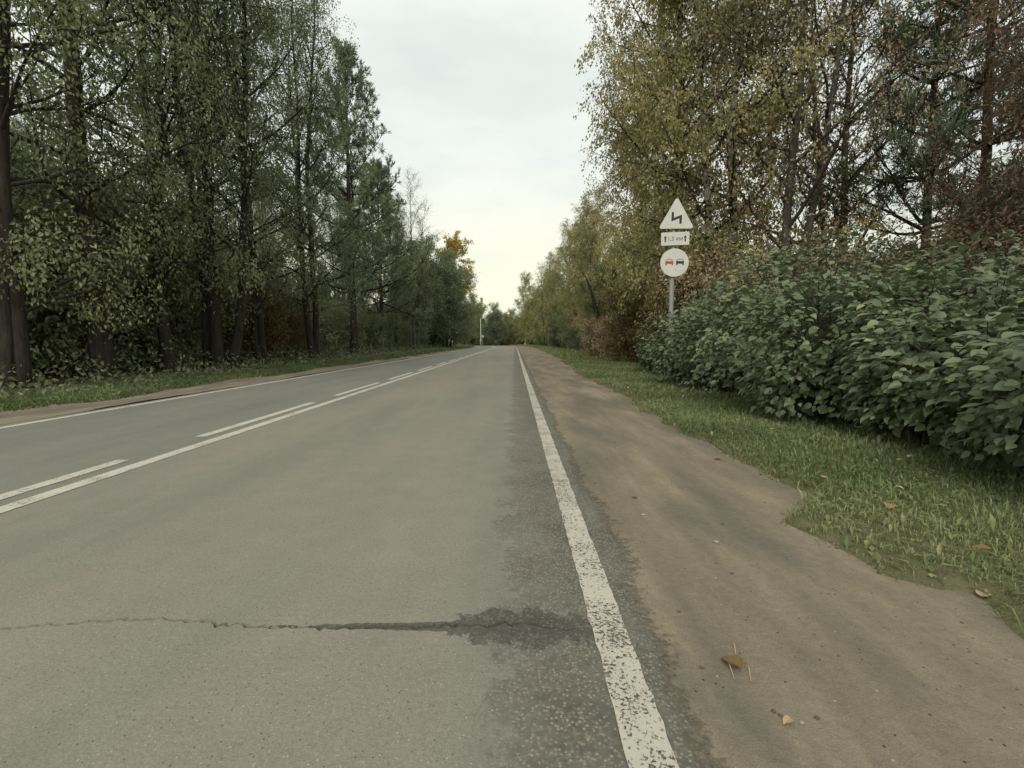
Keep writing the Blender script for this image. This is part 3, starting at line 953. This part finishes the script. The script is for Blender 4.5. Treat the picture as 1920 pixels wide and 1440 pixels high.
# ------------------------------------------------------------------ big leafed shrubs on the right
def leaf_shape():
    V = np.array([(0, 0, 0), (0, .33, -.015), (0, .68, -.04), (0, 1, -.16),
                  (-.27, .12, .05), (-.37, .42, .055), (-.22, .76, -.01),
                  (.27, .12, .05), (.37, .42, .055), (.22, .76, -.01)], float)
    F = [(0, 1, 5, 4), (1, 2, 6, 5), (2, 3, 6), (0, 7, 8, 1), (1, 8, 9, 2), (2, 9, 3)]
    F3 = []
    for f in F:
        F3 += [f] if len(f) == 3 else [(f[0], f[1], f[2]), (f[0], f[2], f[3])]
    return V, np.array(F3)


LV, LF = leaf_shape()
LEAFM = []
for k in range(7):
    LEAFM.append(np_mesh('broad_leaf_%d' % k, LV * np.array([1 + 0.08 * (k % 3 - 1), 1, (0.4, 1.8, 1.0, 2.2)[k % 4]]), LF, M['leaf_shrub'], tint=np.full(len(LV), (k + 0.3) / 7), smooth=True))
CAMP = np.array([0, 0, CAM_H])


def big_shrub(X, Y, rx_, ry_, h_, seed, label, singles=300, nshoot=420, lsz=0.115, tone=0.0):
    r_ = np.random.RandomState(seed)
    z0 = float(ground_z(X, Y))
    e_ = empty('broadleaf_shrub', (X, Y, z0))
    tag(e_, label, 'shrub', 'broad leaved shrubs along the right verge')
    bumps = r_.normal(0, 1, (9, 3))
    bumps[:, 2] = np.abs(bumps[:, 2]) * 0.8
    bumps /= np.linalg.norm(bumps, axis=1, keepdims=True)
    bh = r_.uniform(0.05, 0.36, 9)
    Dn = r_.normal(0, 1, (nshoot, 3))
    Dn[:, 2] = np.abs(Dn[:, 2]) * 1.1 - 0.62
    Dn /= np.linalg.norm(Dn, axis=1, keepdims=True)
    low = np.clip(-Dn[:, 2], 0, 1)
    hr = np.sqrt(np.maximum(1 - Dn[:, 2] ** 2, 0.05))
    Dn[:, :2] *= (1 + np.clip(low * 4, 0, 1) * (np.minimum(1 / hr, 1.4) - 1))[:, None]
    lump = 0.86 + (np.exp((Dn @ bumps.T - 1) * 9) * bh).sum(1)
    shell = (1 - np.abs(r_.normal(0, 0.16, nshoot))) * lump
    C = Dn * np.array([rx_, ry_, h_ * 0.55]) * shell[:, None] + np.array([0, 0, h_ * 0.46])
    C[:, 2] = np.maximum(C[:, 2], 0.08)
    # stems from the foot to the shoots
    mb = Grow(seed)
    for q in range(0, nshoot, 3):
        p0 = np.array([r_.normal(0, rx_ * 0.22), r_.normal(0, ry_ * 0.22), -0.03])
        p3 = C[q]
        p1 = p0 + np.array([0, 0, 0.35 * p3[2]]) + (p3 - p0) * 0.12
        p2 = p0 + (p3 - p0) * 0.6 + np.array([0, 0, 0.18 * h_])
        tt = np.linspace(0, 1, 7)[:, None]
        P = (1 - tt) ** 3 * p0 + 3 * (1 - tt) ** 2 * tt * p1 + 3 * (1 - tt) * tt ** 2 * p2 + tt ** 3 * p3
        mb.put(mb.B, P, np.linspace(0.013, 0.0035, 7), 4)
    st = mobj('stems', np_mesh('shrub_stems', np.concatenate(mb.B[0]), np.concatenate(mb.B[1]), M['twig'], smooth=True), e_)
    per = 8
    N = nshoot * per
    si = np.repeat(np.arange(nshoot), per)
    ph = r_.uniform(0, 6.28, N)
    out = Dn[si]
    # leaves stand round each shoot, spread flat, tips hanging outward
    side = np.stack([np.cos(ph), np.sin(ph), np.zeros(N)], -1)
    pos_ = C[si] + side * r_.uniform(0.03, 0.13, N)[:, None] + np.stack([np.zeros(N), np.zeros(N), r_.uniform(-0.16, 0.05, N)], -1)
    yax = side * 0.8 + out * 0.7 + np.stack([np.zeros(N), np.zeros(N), r_.normal(-0.35, 0.25, N)], -1)
    yax /= np.linalg.norm(yax, axis=1, keepdims=True)
    zax = out * 0.8 + np.array([0, 0, 0.8]) + r_.normal(0, 0.42, (N, 3))
    zax -= (zax * yax).sum(1, keepdims=True) * yax
    zax /= np.linalg.norm(zax, axis=1, keepdims=True)
    xax = np.cross(yax, zax)
    size = lsz * r_.uniform(0.45, 1.35, N)
    shade = r_.normal(0, 0.14, nshoot)
    young = (r_.rand(nshoot) < 0.03) & (C[:, 2] > h_ * 0.35)
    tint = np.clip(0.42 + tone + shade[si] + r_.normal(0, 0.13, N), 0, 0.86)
    tint = np.where(young[si], r_.uniform(0.84, 0.98, N), tint)
    pos_[:, 2] = np.maximum(pos_[:, 2], 0.05)
    # which leaves show largest from the road
    wp = pos_ + np.array([X, Y, z0])
    tc_ = CAMP - wp
    dist = np.linalg.norm(tc_, axis=1)
    facing = (out * tc_).sum(1) / dist
    inframe = (np.abs(wp[:, 0]) / np.maximum(wp[:, 1], 0.1) < 1.05) & (wp[:, 1] > 1)
    score = size / dist * (facing > 0.1) * inframe * (np.linalg.norm((pos_ - [0, 0, h_ * 0.46]) / [rx_, ry_, h_ * 0.55], axis=1) > 0.85)
    order = np.argsort(-score)
    pick = [i_ for i_ in order[:singles] if score[i_] > 0] if singles else []
    for i_ in pick:
        k = int(min(6, tint[i_] * 7))
        o = mobj('leaf', LEAFM[k], e_)
        s_ = size[i_]
        mt = np.eye(4)
        mt[:3, 0], mt[:3, 1], mt[:3, 2], mt[:3, 3] = xax[i_] * s_, yax[i_] * s_, zax[i_] * s_, pos_[i_]
        o.matrix_local = Matrix(mt.tolist())
    rest = np.ones(N, bool)
    rest[pick] = False
    ri = np.where(rest)[0]
    cz = r_.uniform(0.2, 2.2, len(ri))[:, None, None]
    cx_ = r_.uniform(0.78, 1.15, len(ri))[:, None, None]
    V = (LV[None, :, 0:1] * cx_ * xax[ri, None] + LV[None, :, 1:2] * yax[ri, None] + LV[None, :, 2:3] * cz * zax[ri, None]) * size[ri, None, None] + pos_[ri, None]
    F = (LF[None] + (np.arange(len(ri)) * len(LV))[:, None, None]).reshape(-1, 3)
    fo = mobj('foliage', np_mesh('shrub_foliage', V.reshape(-1, 3), F, M['leaf_shrub'], tint=np.repeat(tint[ri], len(LV)), smooth=True), e_)
    fo['kind'] = 'stuff'
    return e_


big_shrub(4.50, 3.2, 1.40, 1.15, 1.38, 31, 'lowest and nearest big leaved green shrub at the right edge of the picture', 300, 620, 0.095, -0.02)
big_shrub(4.45, 4.6, 1.15, 1.0, 1.45, 40, 'low big leaved shrub bulging over the grass left of the nearest one', 300, 520, 0.094, -0.02)
big_shrub(5.2, 5.4, 1.70, 1.40, 2.10, 32, 'tall big leaved shrub rising behind the nearest one at the right edge', 300, 820, 0.092, -0.14)  # darker leaf tint paints in the shadow over this shrub
big_shrub(4.5, 6.5, 1.45, 1.20, 1.95, 33, 'big leaved green shrub in the middle of the right hand row', 300, 760, 0.092, 0.02)
big_shrub(4.95, 8.3, 1.60, 1.35, 2.65, 34, 'tallest big leaved green shrub of the right hand row', 300, 820, 0.092, 0.02)
big_shrub(4.68, 10.2, 1.25, 1.15, 2.15, 35, 'big leaved shrub between the tallest one and the sign post', 300, 640, 0.094, 0.0)
big_shrub(4.55, 11.9, 1.05, 1.10, 1.72, 36, 'smaller big leaved shrub hiding the foot of the sign post', 200, 480, 0.10, 0.02)
big_shrub(4.95, 15.0, 1.05, 1.60, 1.75, 37, 'farthest big leaved green shrub just beyond the sign post', 0, 520, 0.105, 0.0)
big_shrub(7.9, 7.2, 1.6, 1.6, 2.4, 38, 'shadowed green shrub behind the right hand row near the reddish tree', 0, 300, 0.12, -0.16)  # its shadow is put into the leaf colour by the lowered tone
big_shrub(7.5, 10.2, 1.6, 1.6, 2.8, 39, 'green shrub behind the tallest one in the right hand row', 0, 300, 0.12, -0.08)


# ------------------------------------------------------------------ grass
def blades(name, label, X, Y, hgt, wid, seed, broad=0.0, dry=0.05, tone=0.0):
    r_ = np.random.RandomState(seed)
    N = len(X)
    Z = ground_z(X, Y) - 0.004
    az = r_.uniform(0, 6.28, N)
    ln = np.abs(r_.normal(0.55, 0.4, N))
    h_ = hgt * np.clip(r_.lognormal(-0.12, 0.5, N), 0.25, 3.2) * (1 + 0.35 * np.sin(X * 3.1 + 1) * np.sin(Y * 2.3))
    w_ = wid * r_.uniform(0.6, 1.4, N)
    d = np.stack([np.cos(az), np.sin(az), np.zeros(N)], -1)
    s_ = np.stack([-np.sin(az), np.cos(az), np.zeros(N)], -1)
    B = np.stack([X, Y, Z], -1)
    up = np.array([0, 0, 1.0])
    mid = B + d * (h_ * ln * 0.35)[:, None] + up * (h_ * 0.6)[:, None]
    tip = B + d * (h_ * ln)[:, None] + up * (h_ * np.clip(1 - 0.35 * ln, 0.25, 1))[:, None]
    br = r_.rand(N) < broad
    wb = np.where(br, w_ * 3.2, w_)[:, None]
    V = np.stack([B, mid + s_ * wb * 0.5, tip, mid - s_ * wb * 0.5], 1).reshape(-1, 3)
    F = np.arange(N * 4).reshape(-1, 4)
    patch = 0.05 + 0.2 * np.sin(X * 2.1 + Y * 1.3) + 0.15 * np.sin(Y * 3.7 - X)
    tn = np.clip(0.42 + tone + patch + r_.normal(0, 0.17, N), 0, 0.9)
    tn = np.where(r_.rand(N) < dry, r_.uniform(0.93, 1, N), tn)
    o = mobj(name, np_mesh(name, V, F, M['grass'], tint=np.repeat(tn, 4)))
    return tag(o, label, 'grass', kind='stuff')


rg = np.random.RandomState(44)


def scatter_r(n, y0, y1, inner, outer):
    Y_ = rg.uniform(y0, y1, n)
    f_ = rg.uniform(0, 1, n) ** 0.95
    X_ = edge_r(Y_) + inner + f_ * (outer - bend(Y_) * -1 - edge_r(Y_) + 2 * bend(Y_) * 0)
    X_ = edge_r(Y_) + inner + f_ * (outer + bend(Y_) - edge_r(Y_) - inner)
    thin = 0.5 + 0.5 * np.sin(X_ * 5.3 + 1.7 * Y_) * np.sin(Y_ * 2.9 - 1.2 * X_)
    near = (X_ - edge_r(Y_)) / 0.25
    keep = rg.rand(n) < np.clip(near + 0.45, 0.3, 1) * (0.45 + 0.55 * thin)
    return X_[keep], Y_[keep]


X1, Y1 = scatter_r(105000, 1.2, 8, -0.04, 4.4)
X2, Y2 = scatter_r(60000, 8, 26, 0.0, 5.4)
X3, Y3 = scatter_r(45000, 26, 125, 0.0, 7.0)
blades('grass_verge', 'short green grass verge beside the right dirt shoulder', np.concatenate([X1, X2]), np.concatenate([Y1, Y2]),
       np.concatenate([np.full(len(X1), 0.042), np.full(len(X2), 0.055)]), np.concatenate([np.full(len(X1), 0.0065), np.full(len(X2), 0.012)]), 1, 0.16, 0.06)
blades('far_grass', 'grass verge on the right running on into the distance', X3, Y3, np.full(len(X3), 0.16), np.full(len(X3), 0.035), 2, 0.0, 0.04)
YL = rg.uniform(3, 115, 110000) ** 1.0
YL = 3 + 112 * rg.uniform(0, 1, 110000) ** 1.7
XL = edge_l(YL) - rg.uniform(-0.05, 1, 110000) * rg.uniform(0.4, 2.3, 110000)
blades('left_grass', 'dark grass strip along the left verge under the trees', XL, YL, np.where(YL < 30, 0.055, 0.09), np.where(YL < 30, 0.014, 0.035), 3, 0.2, 0.02, -0.42)  # blade tint lowered to paint in the shade under the trees

# low ground cover in the left wood
rgw = np.random.RandomState(50)
N = 45000
Y_ = 3 + 110 * rgw.uniform(0, 1, N) ** 1.5
X_ = -9.2 - 14 * rgw.uniform(0, 1, N) ** 1.6
hz = np.abs(rgw.normal(0, 0.40, N)) * np.clip((-9.0 - X_) / 2, 0.12, 1.6)
C = np.stack([X_, Y_, ground_z(X_, Y_) + hz], -1)
D = rgw.normal(0, 1, (N, 3))
D /= np.linalg.norm(D, axis=1, keepdims=True)
W = np.cross(D, rgw.normal(0, 1, (N, 3)))
W /= np.linalg.norm(W, axis=1, keepdims=True)
L = rgw.uniform(0.07, 0.17, N)[:, None]
V = np.stack([C, C + D * L * 0.45 + W * L * 0.25, C + D * L, C + D * L * 0.45 - W * L * 0.25], 1).reshape(-1, 3)
o = mobj('ground_cover', np_mesh('ground_cover', V, np.arange(N * 4).reshape(-1, 4), M['leaf_dark'], tint=np.repeat(rgw.uniform(0, 0.8, N), 4)))
tag(o, 'dark leafy ground cover on the floor of the left wood', 'ground cover', kind='stuff')

# ------------------------------------------------------------------ road sign
def flat(name, c, rough=0.5, metallic=0.0, spec=0.4, dirt=0.15):
    t = NT(name)
    v = t.coord('Object')
    n1 = t.noise(v, 6, 5, 0.6)
    n2 = t.noise(v, 60, 3, 0.6)
    cc = t.mix(dirt, c, t.ramp(n1, [(0.3, (0.55, 0.53, 0.47)), (0.7, (1, 1, 1))]), 'MULTIPLY')
    cc = t.mix(dirt, cc, t.ramp(n2, [(0.3, 0.7), (0.7, 1.1)]), 'MULTIPLY')
    return t.done(t.bsdf(cc, rough, spec, metallic=metallic))


M['sign_white'] = flat('faded_sign_face', (0.64, 0.64, 0.58), 0.5, dirt=0.3)
M['sign_black'] = flat('sign_black', (0.02, 0.02, 0.02), 0.6)
M['sign_red'] = flat('sign_red', (0.42, 0.07, 0.03), 0.6)
M['sign_back'] = flat('sign_sheet', (0.30, 0.31, 0.30), 0.5, 0.3)
M['galv'] = flat('weathered_post', (0.34, 0.345, 0.32), 0.6, 0.2, 0.4, 0.4)
SX, SY = 4.02, 12.35
SZ = float(ground_z(SX, SY))
sign = empty('road_sign', (SX, SY, SZ), R(-3))
tag(sign, 'grey post carrying a faded triangle, a distance plate and a round plate above the shrubs', 'road sign')
mb = MB()
mb.tube([(-0.03, 0.05, -0.1), (-0.03, 0.05, 4.35)], [0.058, 0.058], 14)
mb.build('post', M['galv'], sign, smooth=False)
zref = lambda py: at(1266, py, SY).z - SZ


def rounded(poly, rad, seg=5):
    out = []
    n = len(poly)
    for i in range(n):
        p0, p1, p2 = [Vector((*poly[(i + k) % n], 0)) for k in (-1, 0, 1)]
        a = (p0 - p1).normalized()
        b = (p2 - p1).normalized()
        ang = a.angle(b)
        d = rad / math.tan(ang / 2)
        c = p1 + (a + b).normalized() * (rad / math.sin(ang / 2))
        s0 = p1 + a * d - c
        s1 = p1 + b * d - c
        for k in range(seg + 1):
            v = s0.lerp(s1, k / seg).normalized() * rad + c
            out.append((v.x, v.y))
    return out


# triangle
zb, zt = zref(429.5), zref(371)
wtri = 0.44
tri = rounded([(-wtri, 0), (wtri, 0), (0.0, zt - zb + 0.02)], 0.045)
tp = empty('warning_plate')
bpy.data.objects.remove(tp)
mb = MB()
mb.prism(tri, -0.012, 0.0)
tplate = mb.build('warning_plate', M['sign_white'], sign)
tplate.location = (0.015, -0.04, zb)
# backing rim, kept behind the face
mb = MB()
mb.prism([(x * 0.97, z * 0.97 + 0.01) for x, z in tri], 0.002, 0.018)
mb.build('rim', M['sign_back'], tplate)
# double bend arrow: stroke down the left, across up, down the right
def stroke(pts, w):
    """polyline as a band of width w, mitred"""
    n = len(pts)
    Lp, Rp = [], []
    for i in range(n):
        p = Vector(pts[i])
        d0 = (Vector(pts[i]) - Vector(pts[i - 1])).normalized() if i else None
        d1 = (Vector(pts[i + 1]) - Vector(pts[i])).normalized() if i < n - 1 else None
        d = (d0 or d1) if (d0 is None or d1 is None) else (d0 + d1).normalized()
        nrm = Vector((-d.y, d.x))
        k = 1.0
        if d0 is not None and d1 is not None:
            k = 1 / max(0.45, nrm.dot(Vector((-d0.y, d0.x))))
        Lp.append(p + nrm * w / 2 * k)
        Rp.append(p - nrm * w / 2 * k)
    return [tuple(v) for v in Lp], [tuple(v) for v in Rp]


def band(mb, pts, w, y0, y1):
    Lp, Rp = stroke(pts, w)
    for i in range(len(pts) - 1):
        mb.prism([Rp[i], Rp[i + 1], Lp[i + 1], Lp[i]], y0, y1)


mb = MB()
band(mb, [(-0.095, 0.40), (-0.10, 0.22), (0.10, 0.295), (0.095, 0.12)], 0.056, -0.0165, -0.0125)
mb.build('bend_symbol', M['sign_black'], tplate)
# distance plate
zb, zt = zref(460.5), zref(436)
mb = MB()
mb.prism(rounded([(-0.345, 0), (0.345, 0), (0.345, zt - zb), (-0.345, zt - zb)], 0.02), -0.012, 0)
dplate = mb.build('distance_plate', M['sign_white'], sign)
dplate.location = (0.0, -0.04, zb)
dplate.rotation_euler = (0, R(-1.5), 0)
hh = zt - zb
for sx_ in (-1, 1):
    mb = MB()
    x0 = sx_ * 0.245
    mb.prism([(x0 - 0.015, hh * 0.26), (x0 + 0.015, hh * 0.26), (x0 + 0.015, hh * 0.56), (x0 - 0.015, hh * 0.56)], -0.0165, -0.0125)
    mb.prism([(x0 - 0.036, hh * 0.565), (x0 + 0.036, hh * 0.565), (x0, hh * 0.74)], -0.0165, -0.0125)
    mb.build('arrow', M['sign_black'], dplate)
cu = bpy.data.curves.new('distance', 'FONT')
cu.body = '1,3 км'
cu.size = 0.14
cu.align_x = 'CENTER'
cu.extrude = 0.0015
to = bpy.data.objects.new('tmp_text', cu)
CO.link(to)
dg = bpy.context.evaluated_depsgraph_get()
me = bpy.data.meshes.new_from_object(to.evaluated_get(dg))
bpy.data.objects.remove(to)
me.materials.clear()
M['sign_grey'] = flat('faded_lettering', (0.12, 0.12, 0.11), 0.6)
me.materials.append(M['sign_grey'])
lt = mobj('lettering', me, dplate)
lt.location = (0, -0.0145, hh * 0.36)
lt.rotation_euler = (math.pi / 2, 0, 0)
# round plate
zc = zref(493)
mb = MB()
mb.prism([(0.35 * math.cos(2 * math.pi * k / 40), 0.35 * math.sin(2 * math.pi * k / 40)) for k in range(40)], -0.012, 0)
rplate = mb.build('round_plate', M['sign_white'], sign)
rplate.location = (-0.005, -0.04, zc)
mb = MB()
mb.prism([(0.338 * math.cos(2 * math.pi * k / 40), 0.338 * math.sin(2 * math.pi * k / 40)) for k in range(40)], 0.002, 0.018)
mb.build('rim', M['sign_back'], rplate)
for nm, cx, mt_ in (('red_car_symbol', -0.13, 'sign_red'), ('black_car_symbol', 0.135, 'sign_black')):
    mb = MB()
    mb.prism(rounded([(cx - 0.098, -0.025), (cx + 0.098, -0.025), (cx + 0.098, 0.035), (cx - 0.098, 0.035)], 0.012, 3), -0.0165, -0.0125)
    band(mb, [(cx - 0.082, 0.037), (cx - 0.06, 0.085), (cx + 0.06, 0.085), (cx + 0.082, 0.037)], 0.010, -0.0165, -0.0125)
    for w_ in (-1, 1):
        mb.box(cx + w_ * 0.075 - 0.016, cx + w_ * 0.075 + 0.016, -0.0165, -0.0125, -0.062, -0.029)
    mb.build(nm, M[mt_], rplate)
for zz in (zref(400), zref(420), zref(448), zref(480), zref(505)):
    mb = MB()
    mb.box(-0.10, 0.04, -0.018, 0.108, zz - 0.015, zz + 0.015)
    mb.build('clamp', M['galv'], sign)

# ------------------------------------------------------------------ far poles and signs
pz = lambda Y_: float(crest(Y_))
M['pale_pole'] = flat('pale_pole_paint', (0.50, 0.49, 0.42), 0.7)
Yp = 118.0
pole = empty('lamp_pole', (xat(901.5, Yp), Yp, pz(Yp)))
tag(pole, 'pale slender pole standing at the left of the road end', 'pole')
mb = MB()
mb.tube([(0, 0, -0.2), (0, 0, 1.2), (0, 0, 6.6)], [0.13, 0.11, 0.07], 10)
mb.build('shaft', M['pale_pole'], pole, smooth=True)
mb = MB()
mb.tube([(0, 0, 6.55), (0.3, -0.3, 6.8), (0.9, -0.7, 6.9)], [0.05, 0.045, 0.04], 6)
mb.build('bracket', M['pale_pole'], pole)
mb = MB()
mb.prism([(-0.28, 1.25), (0.0, 0.98), (0.28, 1.25), (0.0, 1.52)], -0.22, -0.18)
mb.build('plate', M['pale_pole'], pole)
for px, py, Yq, lab, rr_ in ((905.0, 630.5, 112, 'small round sign on a thin post just right of the pale pole', 0.3),
                             (857.5, 623, 98, 'small pale square sign by the far left verge', 0.26)):
    s_ = empty('far_sign', (xat(px, Yq), Yq, pz(Yq)))
    tag(s_, lab, 'road sign')
    zt = at(px, py, Yq).z - pz(Yq)
    mb = MB()
    mb.tube([(0, 0, -0.1), (0, 0, zt + 0.2)], [0.045, 0.045], 8)
    mb.build('post', M['galv'], s_)
    mb = MB()
    kk = 20 if Yq > 100 else 4
    mb.prism([(rr_ * math.cos(2 * math.pi * (k + 0.5) / kk), zt + rr_ * math.sin(2 * math.pi * (k + 0.5) / kk)) for k in range(kk)], -0.08, -0.055)
    mb.build('face', M['sign_white'], s_)

# ------------------------------------------------------------------ things lying on the shoulder and verge
def fallen_leaf(px, py, size, label, tint_, rot, group=None):
    X_, Y_ = on_ground(px, py)
    on_dirt = X_ < float(edge_r(Y_)) + 0.05
    z = (float(shoulder_z(np.array(X_), np.array(Y_))) if on_dirt else float(ground_z(X_, Y_)) + 0.045) + 0.006
    r_ = np.random.RandomState(int(px))
    V = LV.copy()
    V[:, 2] += 0.10 * (V[:, 0] * 3) ** 2 * 0.5 + r_.normal(0, 0.05, len(V))
    V[:, 2] -= V[:, 2].min()
    o = mobj('fallen_leaf', np_mesh('fallen_leaf', V * size, LF, M['fallen'], tint=np.full(len(V), tint_)))
    o.location = (X_, Y_, z)
    o.rotation_euler = (0, 0, rot)
    return tag(o, label, 'leaf', group)


fallen_leaf(1391, 1262, 0.075, 'crumpled brown dry leaf lying among straws on the dirt shoulder', 0.25, 0.6)
fallen_leaf(1484, 1355, 0.035, 'small pale orange leaf near the bottom of the dirt shoulder', 0.85, 2.0)
fallen_leaf(1857, 1058, 0.07, 'orange brown dry leaf on the grass near the right edge', 0.35, 1.0)
fallen_leaf(1668, 968, 0.09, 'tan dry leaf in the middle of the grass verge', 0.6, 2.4)
fallen_leaf(1550, 880, 0.08, 'brown withered leaf on the grass below the shrubs', 0.05, 4.0)
fallen_leaf(1840, 1118, 0.07, 'pale straw coloured leaf at the grass edge bottom right', 0.95, 5.3)
fallen_leaf(1352, 862, 0.07, 'brown leaf at the edge of dirt and grass', 0.5, 1.7)
for k in range(26):
    Y_ = rg.uniform(2.2, 11)
    X_ = float(edge_r(Y_)) + rg.uniform(0.15, 1.6)
    px, py = pix(X_, Y_)
    fallen_leaf(px, py, rg.uniform(0.03, 0.06), 'small dry leaf scattered in the short grass of the right verge', rg.uniform(0, 1), rg.uniform(0, 6.28), 'leaves scattered in the verge grass')

M['straw'] = flat('dry_straw', (0.42, 0.33, 0.19), 0.8)
for k, (p0, p1, lab) in enumerate([((1357, 1238), (1376, 1278), 'pale dry straw left of the crumpled leaf on the shoulder'),
                                   ((1372, 1205), (1380, 1238), 'thin dry straw pointing away above the crumpled leaf'),
                                   ((1398, 1248), (1408, 1284), 'short brown straw right of the crumpled leaf')]):
    A, B = [np.array([*on_ground(px, py), 0.012]) for px, py in (p0, p1)]
    mb = MB()
    md = (A + B) / 2 + np.array([0.002, 0.0, 0.010])
    mb.tube([A, md, B], [0.0016, 0.0017, 0.001], 6)
    tag(mb.build('straw', M['straw'], smooth=True), lab, 'straw')

M['stone'] = flat('pale_pebble', (0.30, 0.27, 0.21), 0.8)
M['stone_dark'] = flat('dark_pebble', (0.10, 0.085, 0.07), 0.9)


def pebble(px, py, s_, label, mat='stone', group=None):
    X_, Y_ = on_ground(px, py)
    r_ = np.random.RandomState(int(px * 3 + py))
    V, F = [], []
    for a in range(5):
        th = math.pi * (a + 0.5) / 5
        for b in range(8):
            ph = 2 * math.pi * b / 8
            k = s_ * r_.uniform(0.8, 1.15)
            V.append((k * math.sin(th) * math.cos(ph) * 1.25, k * math.sin(th) * math.sin(ph), k * 0.6 * math.cos(th)))
    for a in range(4):
        for b in range(8):
            F.append((a * 8 + b, (a + 1) * 8 + b, (a + 1) * 8 + (b + 1) % 8, a * 8 + (b + 1) % 8))
    F += [tuple(range(8)), tuple(range(39, 31, -1))]
    o = mobj('pebble', np_mesh('pebble', V, F, M[mat], smooth=True))
    o.location = (X_, Y_, float(shoulder_z(np.array(X_), np.array(Y_))) + s_ * 0.35)
    return tag(o, label, 'pebble', group)


pebble(1343, 1018, 0.013, 'pale pebble on the dirt shoulder, farther from the white line')
pebble(1206, 967, 0.012, 'pale pebble on the dirt shoulder close to the white line')
pebble(1190, 935, 0.014, 'dark clod on the dirt shoulder close to the white line', 'stone_dark')
for k in range(34):
    Y_ = 1.25 + 5 * rg.rand() ** 1.6
    X_ = 0.5 + rg.uniform(0.02, 1) * (float(edge_r(Y_)) - 0.5)
    pebble(*pix(X_, Y_), rg.uniform(0.003, 0.007), 'tiny stone scattered on the near dirt shoulder', 'stone' if rg.rand() < 0.3 else 'stone_dark', 'tiny stones on the dirt shoulder')

print('tris', sum(sum(len(p.vertices) - 2 for p in m_.polygons) if len(m_.polygons) < 2000 else len(m_.loops) - 2 * len(m_.polygons) for m_ in bpy.data.meshes))
